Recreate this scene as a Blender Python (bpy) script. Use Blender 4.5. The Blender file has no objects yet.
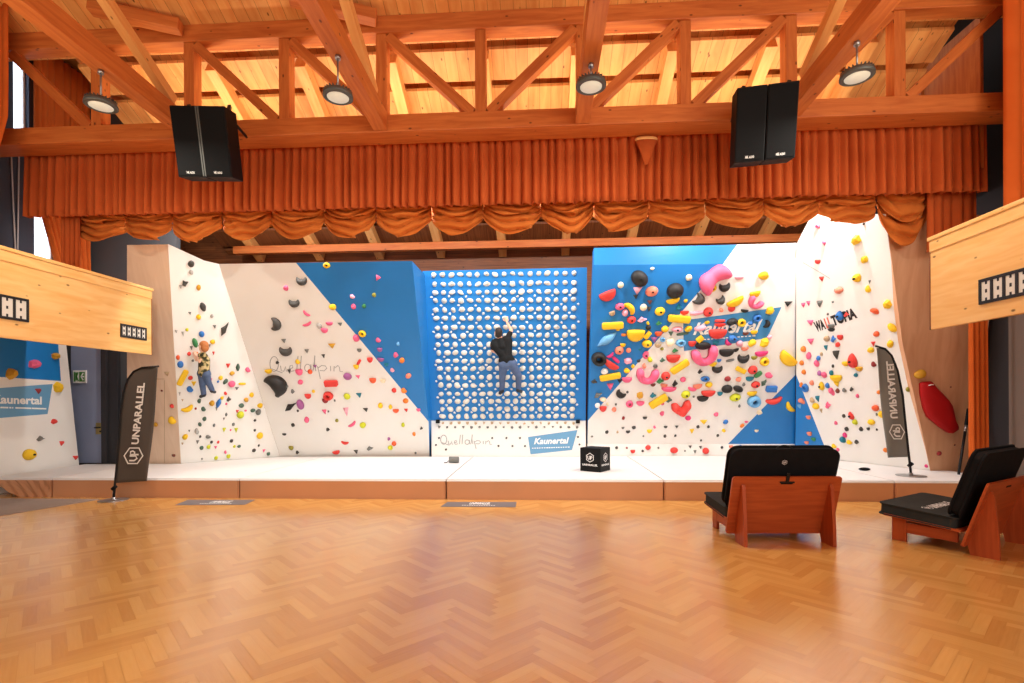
import bpy, bmesh, math, random
from mathutils import Vector, Matrix
random.seed(7)
C = bpy.context.scene.collection
V = Vector
# ------------------------------------------------------------------ camera geometry (used to lay the real planes out)
F, PX, PY, PSI, ROLL, EYE = 520.0, 512.0, 400.0, math.radians(3.2), 0.0052, 1.6
CAM = V((0, 0, EYE))
def ray(u, v):
    a = (u-PX)/F; b = (PY-v)/F
    x = a*math.cos(ROLL)+b*math.sin(ROLL); y = b*math.cos(ROLL)-a*math.sin(ROLL)
    return V((x*math.cos(PSI)-math.sin(PSI), x*math.sin(PSI)+math.cos(PSI), y))
def P(u, v, z): return CAM+ray(u, v)*z
def Pz(u, v, h):
    d = ray(u, v); return CAM+d*((h-EYE)/d.z)
def Py(u, v, Y):
    d = ray(u, v); return CAM+d*(Y/d.y)
def Px(u, v, X):
    d = ray(u, v); return CAM+d*(X/d.x)
class Plane:
    def __init__(s, a, b, c):
        s.p = a.copy(); n = (b-a).cross(c-a).normalized()
        if n.dot(CAM-a) < 0: n = -n
        s.n = n
        r = V((0, 0, 1)).cross(n)
        s.r = r.normalized() if r.length > 1e-4 else V((1, 0, 0))
        s.up = s.n.cross(s.r).normalized()
    def at(s, u, v, off=0.0):
        d = ray(u, v); t = (s.p-CAM).dot(s.n)/d.dot(s.n)
        return CAM+d*t+s.n*off
# ------------------------------------------------------------------ materials
def nt(name):
    m = bpy.data.materials.new(name); m.use_nodes = True
    return m, m.node_tree.nodes, m.node_tree.links, m.node_tree.nodes['Principled BSDF']
def lin(c):
    f = lambda x: x/12.92 if x <= 0.04045 else ((x+0.055)/1.055)**2.4
    return tuple(f(x/255.0) for x in c)+(1.0,)
def plain(name, rgb, rough=0.6, var=0.12, scale=8.0, bump=0.0, metal=0.0, spec=0.5):
    m, N, L, b = nt(name)
    tc = N.new('ShaderNodeTexCoord'); no = N.new('ShaderNodeTexNoise'); no.inputs['Scale'].default_value = scale; no.inputs['Detail'].default_value = 4
    L.new(tc.outputs['Object'], no.inputs['Vector'])
    mx = N.new('ShaderNodeMix'); mx.data_type = 'RGBA'
    c = lin(rgb)
    mx.inputs[6].default_value = tuple(x*(1-var) for x in c[:3])+(1,); mx.inputs[7].default_value = tuple(min(1, x*(1+var)) for x in c[:3])+(1,)
    L.new(no.outputs['Fac'], mx.inputs[0]); L.new(mx.outputs[2], b.inputs['Base Color'])
    b.inputs['Roughness'].default_value = rough; b.inputs['Metallic'].default_value = metal; b.inputs['Specular IOR Level'].default_value = spec
    if bump:
        bp = N.new('ShaderNodeBump'); bp.inputs['Strength'].default_value = bump; bp.inputs['Distance'].default_value = 0.01
        n2 = N.new('ShaderNodeTexNoise'); n2.inputs['Scale'].default_value = scale*8; L.new(tc.outputs['Object'], n2.inputs['Vector'])
        L.new(n2.outputs['Fac'], bp.inputs['Height']); L.new(bp.outputs['Normal'], b.inputs['Normal'])
    return m
def wood(name, light, dark, rough=0.5, knots=True, across=34.0, planks=0.0, spec=0.4):
    """UV in metres, u along the grain"""
    m, N, L, b = nt(name)
    uv = N.new('ShaderNodeUVMap'); uv.uv_map = 'UVMap'
    mp = N.new('ShaderNodeMapping'); mp.inputs['Scale'].default_value = (1.6, across, 1)
    L.new(uv.outputs['UV'], mp.inputs['Vector'])
    no = N.new('ShaderNodeTexNoise'); no.inputs['Scale'].default_value = 1.0; no.inputs['Detail'].default_value = 5; no.inputs['Distortion'].default_value = 0.6
    L.new(mp.outputs['Vector'], no.inputs['Vector'])
    mx = N.new('ShaderNodeMix'); mx.data_type = 'RGBA'; mx.inputs[6].default_value = lin(light); mx.inputs[7].default_value = lin(dark)
    cr = N.new('ShaderNodeValToRGB'); cr.color_ramp.elements[0].position = 0.35; cr.color_ramp.elements[1].position = 0.72
    L.new(no.outputs['Fac'], cr.inputs['Fac']); L.new(cr.outputs['Color'], mx.inputs[0])
    out = mx.outputs[2]
    if knots:
        mk = N.new('ShaderNodeMapping'); mk.inputs['Scale'].default_value = (3.4, 6.5, 1)
        L.new(uv.outputs['UV'], mk.inputs['Vector'])
        vo = N.new('ShaderNodeTexVoronoi'); vo.inputs['Scale'].default_value = 1.0; vo.inputs['Randomness'].default_value = 1.0
        L.new(mk.outputs['Vector'], vo.inputs['Vector'])
        r2 = N.new('ShaderNodeValToRGB'); r2.color_ramp.elements[0].position = 0.06; r2.color_ramp.elements[0].color = (1, 1, 1, 1)
        r2.color_ramp.elements[1].position = 0.11; r2.color_ramp.elements[1].color = (0, 0, 0, 1)
        L.new(vo.outputs['Distance'], r2.inputs['Fac'])
        m2 = N.new('ShaderNodeMix'); m2.data_type = 'RGBA'; m2.inputs[7].default_value = tuple(x*0.3 for x in lin(dark)[:3])+(1,)
        L.new(r2.outputs['Color'], m2.inputs[0]); L.new(out, m2.inputs[6]); out = m2.outputs[2]
    if planks:
        sp = N.new('ShaderNodeSeparateXYZ'); L.new(uv.outputs['UV'], sp.inputs[0])
        q = N.new('ShaderNodeMath'); q.operation = 'MULTIPLY'; q.inputs[1].default_value = 1.0/planks; L.new(sp.outputs['Y'], q.inputs[0])
        fr = N.new('ShaderNodeMath'); fr.operation = 'FRACT'; L.new(q.outputs[0], fr.inputs[0])
        lt = N.new('ShaderNodeMath'); lt.operation = 'LESS_THAN'; lt.inputs[1].default_value = 0.03; L.new(fr.outputs[0], lt.inputs[0])
        fl = N.new('ShaderNodeMath'); fl.operation = 'FLOOR'; L.new(q.outputs[0], fl.inputs[0])
        wn = N.new('ShaderNodeTexWhiteNoise'); wn.noise_dimensions = '1D'; L.new(fl.outputs[0], wn.inputs['W'])
        hv = N.new('ShaderNodeMapRange'); hv.inputs[3].default_value = 0.88; hv.inputs[4].default_value = 1.08; L.new(wn.outputs['Value'], hv.inputs[0])
        vm = N.new('ShaderNodeVectorMath'); vm.operation = 'SCALE'; L.new(out, vm.inputs[0]); L.new(hv.outputs[0], vm.inputs['Scale'])
        m3 = N.new('ShaderNodeMix'); m3.data_type = 'RGBA'; m3.inputs[7].default_value = tuple(x*0.4 for x in lin(dark)[:3])+(1,)
        L.new(lt.outputs[0], m3.inputs[0]); L.new(vm.outputs[0], m3.inputs[6]); out = m3.outputs[2]
    L.new(out, b.inputs['Base Color']); b.inputs['Roughness'].default_value = rough; b.inputs['Specular IOR Level'].default_value = spec
    return m
def emis(name, rgb, s):
    m, N, L, b = nt(name); b.inputs['Base Color'].default_value = lin(rgb); b.inputs['Emission Color'].default_value = lin(rgb); b.inputs['Emission Strength'].default_value = s
    return m
def fabric(name, rgb, rgb2, scale=3.0, rough=0.9, sheen=0.3):
    m, N, L, b = nt(name)
    tc = N.new('ShaderNodeTexCoord'); no = N.new('ShaderNodeTexNoise'); no.inputs['Scale'].default_value = scale; no.inputs['Detail'].default_value = 3
    L.new(tc.outputs['Object'], no.inputs['Vector'])
    mx = N.new('ShaderNodeMix'); mx.data_type = 'RGBA'; mx.inputs[6].default_value = lin(rgb); mx.inputs[7].default_value = lin(rgb2)
    L.new(no.outputs['Fac'], mx.inputs[0]); L.new(mx.outputs[2], b.inputs['Base Color'])
    b.inputs['Roughness'].default_value = rough; b.inputs['Specular IOR Level'].default_value = 0.15
    b.inputs['Sheen Weight'].default_value = sheen; b.inputs['Sheen Roughness'].default_value = 0.4; b.inputs['Sheen Tint'].default_value = lin(rgb)
    return m
M = {}
M['beam'] = wood('spruce_beam', (210, 122, 58), (186, 94, 40), across=16)
M['beam_lit'] = wood('spruce_beam_lit', (238, 178, 108), (226, 154, 84), across=16)  # lit copy of the beam wood, brightness of struts and rafters in the colour
M['deck'] = wood('roof_boards', (238, 172, 100), (222, 142, 74), planks=0.2, across=9)
M['gallery'] = wood('larch_panel', (246, 198, 128), (236, 176, 98), across=12)
M['ply'] = wood('birch_panel', (238, 212, 188), (228, 200, 174), knots=False, across=10)
M['chairwood'] = wood('chair_plywood', (186, 86, 40), (160, 66, 28), knots=False, across=20, rough=0.4)
M['white'] = plain('white_wall_paint', (238, 236, 231), 0.55, 0.03, 2)
M['headwhite'] = M['white']
M['blue'] = plain('blue_wall_paint', (24, 122, 196), 0.42, 0.10, 1.6)
M['signblue'] = plain('banner_blue', (104, 158, 196), 0.5, 0.04, 2)
M['brightsign'] = plain('banner_mid_blue', (60, 136, 192), 0.5, 0.04, 2)
M['letter'] = plain('white_lettering', (242, 242, 240), 0.6, 0.02)
M['greyletter'] = plain('grey_lettering', (165, 165, 164), 0.6, 0.02)
M['blackletter'] = plain('black_lettering', (25, 25, 25), 0.6, 0.02)
M['redletter'] = plain('red_lettering', (220, 110, 90), 0.6, 0.02)
M['mattop'] = plain('mat_white_cover', (232, 231, 230), 0.6, 0.04, 1.4, 0.15)
M['matside'] = plain('mat_brown_cover', (206, 150, 110), 0.5, 0.10, 1.5, 0.1)
M['matgrey'] = plain('mat_grey_strip', (180, 178, 172), 0.7, 0.05)
M['slate'] = plain('slate_wall_paint', (78, 80, 84), 0.7, 0.06, 2)
M['darkblue'] = plain('dark_blue_wall_paint', (58, 64, 80), 0.7, 0.06, 2)
M['nearblack'] = plain('near_black_wall_paint', (46, 44, 48), 0.8, 0.06, 2)
M['greybrown'] = plain('taupe_wall_paint', (122, 108, 100), 0.7, 0.06, 2)
M['door'] = plain('blue_grey_door_paint', (146, 156, 186), 0.45, 0.05, 2)
M['ply_warm_lit'] = wood('birch_panel_warm_lit', (222, 172, 134), (210, 156, 118), knots=False, across=10)  # the same plywood again, warm light at the right put into its colour
M['darkwood_shade'] = wood('dark_boards_stage_shade', (140, 82, 44), (104, 54, 26), planks=0.16)  # shade over and behind the stage put into the board colour
M['blackmetal'] = plain('black_metal', (26, 26, 28), 0.45, 0.1, 8, 0, 0.4)
M['steel'] = plain('brushed_steel', (170, 170, 172), 0.35, 0.08, 8, 0, 0.9)
M['brass'] = plain('brass_plate', (190, 168, 110), 0.35, 0.08, 8, 0, 0.7)
M['blackplastic'] = plain('black_plastic', (9, 9, 11), 0.6, 0.1, 8, 0, 0, 0.25)
M['grille'] = plain('black_grille', (6, 7, 10), 0.75, 0.2, 60, 0, 0, 0.2)
M['lens'] = emis('lamp_lens', (205, 203, 186), 0.35)
M['lampbody'] = plain('lamp_housing', (92, 94, 92), 0.5, 0.1, 8, 0, 0.5)
M['velvet'] = fabric('orange_velvet', (202, 100, 50), (182, 82, 36), 3.0, 0.9, 0.06)
M['velvet2'] = fabric('orange_curtain', (214, 106, 44), (198, 90, 34), 3.0, 0.9, 0.08)
M['swag'] = fabric('amber_velvet', (218, 128, 58), (194, 98, 36), 3.0, 0.9, 0.08)
M['flag'] = plain('grey_flag_cloth', (82, 76, 71), 0.85, 0.08, 3)
M['flag2'] = plain('light_grey_flag_cloth', (126, 124, 118), 0.85, 0.08, 3)
M['floormat'] = plain('grey_floor_sticker', (112, 108, 110), 0.6, 0.06, 3)
M['rug'] = plain('grey_rug_pile', (150, 134, 124), 0.95, 0.12, 12, 0.3)
M['pad'] = fabric('black_pad_canvas', (20, 20, 22), (30, 30, 32), 12, 0.85, 0.1)
M['padtop'] = fabric('charcoal_pad_canvas', (44, 46, 46), (60, 62, 60), 12, 0.85, 0.1)
M['skin'] = plain('skin', (232, 178, 148), 0.55, 0.05, 6)
M['skin2'] = plain('fair_skin', (245, 205, 180), 0.55, 0.04, 6)
M['tshirt'] = fabric('black_tshirt', (28, 30, 32), (40, 42, 44), 9, 0.9, 0.1)
M['jeans'] = fabric('blue_jeans', (72, 92, 130), (100, 118, 150), 14, 0.9, 0.1)
def camo():
    m, N, L, b = nt('camouflage_vest'); tc = N.new('ShaderNodeTexCoord'); no = N.new('ShaderNodeTexNoise'); no.inputs['Scale'].default_value = 13; no.inputs['Detail'].default_value = 1
    L.new(tc.outputs['Object'], no.inputs['Vector']); cr = N.new('ShaderNodeValToRGB'); cr.color_ramp.interpolation = 'CONSTANT'; e = cr.color_ramp.elements
    e[0].position = 0; e[0].color = lin((58, 58, 40)); e[1].position = .44; e[1].color = lin((128, 118, 70)); q = e.new(.53); q.color = lin((206, 186, 136))
    L.new(no.outputs['Fac'], cr.inputs['Fac']); L.new(cr.outputs['Color'], b.inputs['Base Color']); b.inputs['Roughness'].default_value = .9; return m
M['camo'] = camo()
M['hairdark'] = plain('dark_hair', (46, 34, 28), 0.6, 0.3, 30, 0.3)
M['hairginger'] = plain('ginger_hair', (186, 116, 62), 0.6, 0.25, 30, 0.3)
M['shoe'] = plain('dark_shoe', (36, 36, 44), 0.6, 0.1)
M['eye'] = plain('eye', (40, 32, 30), 0.3, 0.05)
M['ventwhite'] = plain('vent_white', (222, 218, 208), 0.6, 0.04)
M['ventblack'] = plain('vent_black', (22, 22, 26), 0.6, 0.1)
M['window'] = emis('daylit_window_pane', (225, 238, 255), 1.6)
M['green'] = plain('sign_green', (76, 140, 70), 0.5, 0.04)
M['cord'] = plain('white_cord', (200, 200, 205), 0.6, 0.05)
M['redbag'] = fabric('red_vinyl', (168, 24, 26), (188, 30, 32), 3, 0.5, 0.0)
HC = dict(black=(30, 28, 26), dark=(64, 62, 58), grey=(112, 114, 110), lgrey=(178, 176, 172), yellow=(246, 200, 28), ochre=(214, 160, 40),
          lime=(206, 212, 40), olive=(150, 144, 50), green=(60, 140, 84), dgreen=(72, 100, 84), teal=(22, 122, 144), blue=(48, 120, 200), lblue=(110, 176, 226),
          red=(226, 62, 54), dred=(150, 40, 44), pink=(240, 100, 140), lpink=(244, 172, 190), magenta=(228, 60, 130), salmon=(242, 140, 112), orange=(242, 134, 48),
          rorange=(238, 96, 50), purple=(164, 92, 150), cream=(242, 224, 190), white=(238, 236, 230), tan=(196, 168, 132), brown=(120, 62, 48))
HN = dict(black='black', dark='dark grey', grey='grey', lgrey='light grey', yellow='yellow', ochre='ochre', lime='lime yellow', olive='olive', green='green', dgreen='dark green',
          teal='teal', blue='blue', lblue='light blue', red='red', dred='dark red', pink='pink', lpink='pale pink', magenta='magenta', salmon='salmon', orange='orange',
          rorange='red-orange', purple='purple', cream='cream', white='white', tan='tan', brown='brown')
for k, c in HC.items(): M['h_'+k] = plain('hold_'+HN[k].replace(' ', '_').replace('-', '_'), c, 0.62, 0.08, 5, 0.25)
M['gridhold'] = plain('hold_off_white', (226, 221, 209), 0.7, 0.12, 6, 0.25)
M['bolt'] = plain('dark_bolt', (40, 38, 36), 0.4, 0.05, 8, 0, 0.6)
# ------------------------------------------------------------------ mesh helpers
def mk(name, bm, mats, parent=None, smooth=False, world=True, recalc=True):
    if recalc: bmesh.ops.recalc_face_normals(bm, faces=bm.faces)
    me = bpy.data.meshes.new(name); bm.to_mesh(me); bm.free()
    if not isinstance(mats, (list, tuple)): mats = [mats]
    for m in mats: me.materials.append(m)
    if smooth:
        for p in me.polygons: p.use_smooth = True
    o = bpy.data.objects.new(name, me); C.objects.link(o)
    if parent is not None:
        o.parent = parent
        if world: o.matrix_parent_inverse = parent.matrix_basis.inverted()
    return o
def tag(o, label, cat, group=None):
    o['label'] = label; o['category'] = cat
    if group: o['group'] = group
    return o
def thing(name, label, cat, loc=(0, 0, 0), rz=0.0, group=None):
    o = bpy.data.objects.new(name, None); C.objects.link(o); o.empty_display_size = 0.1
    o.location = loc; o.rotation_euler = (0, 0, rz)
    return tag(o, label, cat, group)
def struct(o):
    o['kind'] = 'structure'; return o
def nbm():
    bm = bmesh.new(); bm.loops.layers.uv.new('UVMap'); return bm
def quv(bm, f, ax, ay, o=(0, 0)):
    uv = bm.loops.layers.uv.active
    for l in f.loops: l[uv].uv = (l.vert.co.dot(ax)+o[0], l.vert.co.dot(ay)+o[1])
def box(bm, c, ax, ay, az, sx, sy, sz, mi=0, bev=0.0):
    """box centred c with orthonormal axes, full sizes; grain along ax"""
    ax, ay, az = V(ax), V(ay), V(az); c = V(c)
    vs = [bm.verts.new(c+ax*(i*sx/2)+ay*(j*sy/2)+az*(k*sz/2)) for i in (-1, 1) for j in (-1, 1) for k in (-1, 1)]
    fs = []
    off = (random.random()*20, random.random()*20)
    for idx, aa in (((0, 1, 3, 2), ay), ((4, 6, 7, 5), ay), ((0, 4, 5, 1), az), ((2, 3, 7, 6), az), ((0, 2, 6, 4), ay), ((1, 5, 7, 3), ay)):
        f = bm.faces.new([vs[i] for i in idx]); f.material_index = mi; quv(bm, f, ax, aa, off); fs.append(f)
    if bev:
        es = {e for f in fs for e in f.edges}
        r = bmesh.ops.bevel(bm, geom=list(es), offset=bev, segments=2, affect='EDGES', profile=0.5)
        for f in r['faces']: f.material_index = mi
    return fs
X_, Y_, Z_ = V((1, 0, 0)), V((0, 1, 0)), V((0, 0, 1))
def abox(bm, x0, x1, y0, y1, z0, z1, mi=0, bev=0.0, grain='x'):
    c = ((x0+x1)/2, (y0+y1)/2, (z0+z1)/2)
    s = dict(x=x1-x0, y=y1-y0, z=z1-z0); A = dict(x=X_, y=Y_, z=Z_)
    o = {'x': 'xyz', 'y': 'yxz', 'z': 'zxy'}[grain]
    return box(bm, c, A[o[0]], A[o[1]], A[o[2]], s[o[0]], s[o[1]], s[o[2]], mi, bev)
def beam(bm, p0, p1, w, h, up=Z_, mi=0, bev=0.006):
    p0, p1 = V(p0), V(p1); d = (p1-p0); L = d.length; d.normalize()
    s = d.cross(up); 
    if s.length < 1e-3: s = d.cross(Y_)
    s.normalize(); t = s.cross(d).normalized()
    return box(bm, (p0+p1)/2, d, s, t, L, w, h, mi, bev)
def tube(bm, pts, rad, n=8, mi=0, cap=True, flat=1.0, nrm=None):
    pts = [V(p) for p in pts]; rs = rad if isinstance(rad, (list, tuple)) else [rad]*len(pts)
    rings = []; ref = None
    for i, p in enumerate(pts):
        d = (pts[min(i+1, len(pts)-1)]-pts[max(i-1, 0)]).normalized()
        if nrm is not None: a = V(nrm)
        else:
            a = ref if ref is not None else (Z_ if abs(d.z) < 0.9 else X_)
        a = (a-d*a.dot(d)).normalized(); ref = a; b = d.cross(a)
        rings.append([bm.verts.new(p+a*(math.cos(2*math.pi*k/n)*rs[i]*flat)+b*(math.sin(2*math.pi*k/n)*rs[i])) for k in range(n)])
    for r0, r1 in zip(rings, rings[1:]):
        for k in range(n):
            f = bm.faces.new((r0[k], r0[(k+1) % n], r1[(k+1) % n], r1[k])); f.material_index = mi; f.smooth = True
    if cap:
        for r in (rings[0], rings[-1]):
            f = bm.faces.new(r); f.material_index = mi
def lathe(bm, prof, n=24, mi=0, M4=None):
    rings = []
    for r, z in prof:
        rings.append([bm.verts.new((M4 or Matrix()) @ V((r*math.cos(2*math.pi*k/n), r*math.sin(2*math.pi*k/n), z))) for k in range(n)])
    for a, b in zip(rings, rings[1:]):
        for k in range(n):
            f = bm.faces.new((a[k], a[(k+1) % n], b[(k+1) % n], b[k])); f.material_index = mi; f.smooth = True
    for r in (rings[0], rings[-1]):
        try: f = bm.faces.new(r); f.material_index = mi
        except ValueError: pass
def poly(bm, pts, mi=0, ax=X_, ay=Z_):
    f = bm.faces.new([bm.verts.new(p) for p in pts]); f.material_index = mi; quv(bm, f, ax, ay); return f
def solid(bm, faces, outline, back, side_mi=0, ax=Z_, ay=X_):
    """front faces [(pts, mi)], outline pts, back = function(front point) -> back point"""
    for pts, mi in faces: poly(bm, pts, mi, ax, ay)
    n = len(outline)
    for i in range(n):
        a, b = outline[i], outline[(i+1) % n]
        sm = side_mi[i] if isinstance(side_mi, (list, tuple)) else side_mi
        poly(bm, [b, a, back(a), back(b)], sm, ax, Y_)
    poly(bm, [back(p) for p in reversed(outline)], side_mi[0] if isinstance(side_mi, (list, tuple)) else side_mi, ax, ay)
    bmesh.ops.remove_doubles(bm, verts=bm.verts, dist=1e-5)
# lettering
_tc = {}
def text_geo(s, bold=0.0, shear=0.0):
    key = (s, bold, shear)
    if key in _tc: return _tc[key]
    cu = bpy.data.curves.new('lettering', 'FONT'); cu.body = s; cu.size = 1; cu.offset = bold; cu.shear = shear; cu.resolution_u = 3
    o = bpy.data.objects.new('lettering', cu); C.objects.link(o)
    dg = bpy.context.evaluated_depsgraph_get(); ev = o.evaluated_get(dg); me = ev.to_mesh()
    vs = [v.co.copy() for v in me.vertices]; fs = [list(p.vertices) for p in me.polygons]
    ev.to_mesh_clear(); bpy.data.objects.remove(o); bpy.data.curves.remove(cu)
    x0 = min(v.x for v in vs); x1 = max(v.x for v in vs); h = 0.72
    vs = [V(((v.x-x0)/(x1-x0), v.y/h, 0)) for v in vs]
    _tc[key] = (vs, fs); return _tc[key]
def put_text(bm, s, bl, br, tl, off, mi=0, bold=0.0, shear=0.0):
    """bl, br = ends of the baseline, tl = cap height above bl (3-D points); off = vector off the surface"""
    vs, fs = text_geo(s, bold, shear); bl, br, tl, off = V(bl), V(br), V(tl), V(off)
    nv = [bm.verts.new(bl+(br-bl)*v.x+(tl-bl)*v.y+off) for v in vs]
    for f in fs:
        try: q = bm.faces.new([nv[i] for i in f]); q.material_index = mi
        except ValueError: pass
def ribbon(bm, pts, w, nrm, mi=0):
    pts = [V(p) for p in pts]; L = []; R = []
    for i, p in enumerate(pts):
        d = (pts[min(i+1, len(pts)-1)]-pts[max(i-1, 0)]).normalized(); s = d.cross(nrm).normalized()*(w/2)
        L.append(bm.verts.new(p+s)); R.append(bm.verts.new(p-s))
    for i in range(len(pts)-1):
        f = bm.faces.new((L[i], L[i+1], R[i+1], R[i])); f.material_index = mi
def arcpts(cx, cy, rx, ry, a0, a1, n=14):
    return [(cx+rx*math.cos(math.radians(a0+(a1-a0)*i/n)), cy+ry*math.sin(math.radians(a0+(a1-a0)*i/n))) for i in range(n+1)]
# handwriting of the word Quellalpin, y down, in a frame 0..600 x 0..190
QUELL = [arcpts(42, 68, 34, 60, 20, 385, 22), [(24, 108), (60, 122), (108, 140)], [(92, 82), (98, 122), (118, 128), (134, 88), (138, 126), (148, 128)],
         [(160, 110), (192, 98), (186, 78), (168, 84), (162, 108), (176, 128), (204, 122)], [(222, 126), (226, 60), (232, 4)], [(250, 126), (254, 60), (258, 2)],
         arcpts(308, 100, 24, 30, 0, 360, 14), [(334, 72), (336, 112), (346, 128)], [(352, 120), (362, 50), (366, 0), (362, 60), (374, 126)],
         [(386, 84), (400, 140), (410, 188)], [(392, 100), (420, 80), (450, 84), (462, 102), (440, 124), (404, 120)], [(490, 84), (492, 126)],
         [(518, 128), (520, 86), (526, 100), (550, 80), (562, 96), (566, 128), (588, 130)]]
def hexlogo(bm, o, ax, ay, r, off, mi=0):
    """hexagon badge with an upright monogram; o centre, ax/ay unit axes"""
    o, ax, ay, off = V(o), V(ax), V(ay), V(off)
    for ring in ((1.0, 0.86),):
        a = [o+ax*(math.cos(math.radians(60*k+30))*r*ring[0])+ay*(math.sin(math.radians(60*k+30))*r*ring[0])+off for k in range(6)]
        b = [o+ax*(math.cos(math.radians(60*k+30))*r*ring[1])+ay*(math.sin(math.radians(60*k+30))*r*ring[1])+off for k in range(6)]
        va = [bm.verts.new(p) for p in a]; vb = [bm.verts.new(p) for p in b]
        for k in range(6):
            f = bm.faces.new((va[k], va[(k+1) % 6], vb[(k+1) % 6], vb[k])); f.material_index = mi
    q = lambda x, y: o+ax*(x*r)+ay*(y*r)+off
    nr = ax.cross(ay)
    for pts in ([(-.5, .38), (-.5, -.12), (-.28, -.38), (-.02, -.22), (-.02, .38)], [(.12, -.5), (.12, .32), (.42, .32), (.5, .12), (.38, -.08), (.12, -.08)]):
        ribbon(bm, [q(*p) for p in pts], 0.17*r, nr, mi)
def pleats(bm, x0, x1, fn, zt, zb, period, amp, cols=10, rows=6, mi=0, zbot=None, jit=0.25):
    """pleated sheet; fn(s) -> (point on rail at z=0, unit outward normal)"""
    L = abs(x1-x0); n = max(8, int(L/period*cols)); grid = []
    ph = 0.0; phs = []
    for i in range(n+1):
        phs.append(ph); ph += 2*math.pi/cols*(1+jit*math.sin(i*0.37)+jit*0.6*math.sin(i*0.111+1))
    for j in range(rows+1):
        t = j/rows; row = []
        for i in range(n+1):
            s = i/n; p, nr = fn(x0+(x1-x0)*s)
            a = amp*(0.6+0.4*t)*(2*abs(math.sin(phs[i]/2+.25*math.sin(i*.043)*t))**.75-1)*(1+0.3*math.sin(i*0.21))
            zz = zt+(((zbot(s) if zbot else zb))-zt)*t
            if j == rows: zz += 0.012*math.sin(phs[i]*1.0+1)
            row.append(bm.verts.new(V((p[0], p[1], zz))+V(nr)*a))
        grid.append(row)
    for j in range(rows):
        for i in range(n):
            f = bm.faces.new((grid[j][i], grid[j][i+1], grid[j+1][i+1], grid[j+1][i])); f.smooth = True; f.material_index = mi
def thick(o, t=0.006):
    m = o.modifiers.new('cloth_thickness', 'SOLIDIFY'); m.thickness = t; m.offset = 0
# ------------------------------------------------------------------ camera
cd = bpy.data.cameras.new('camera'); co = bpy.data.objects.new('camera', cd); C.objects.link(co)
cd.sensor_width = 36; cd.sensor_fit = 'HORIZONTAL'; cd.lens = 36*F/1024; cd.shift_y = (PY-341.5)/1024; cd.clip_end = 200
co.matrix_world = Matrix.Translation(CAM) @ Matrix.Rotation(PSI, 4, 'Z') @ Matrix.Rotation(math.pi/2, 4, 'X') @ Matrix.Rotation(-ROLL, 4, 'Z')
bpy.context.scene.camera = co
# ================================================================== THE SETTING
MH = 0.32
XL, XR, YB = -9.6, 7.6, 12.95
XO = -10.35
DECK = lambda y: 11.45-0.47*y
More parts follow.
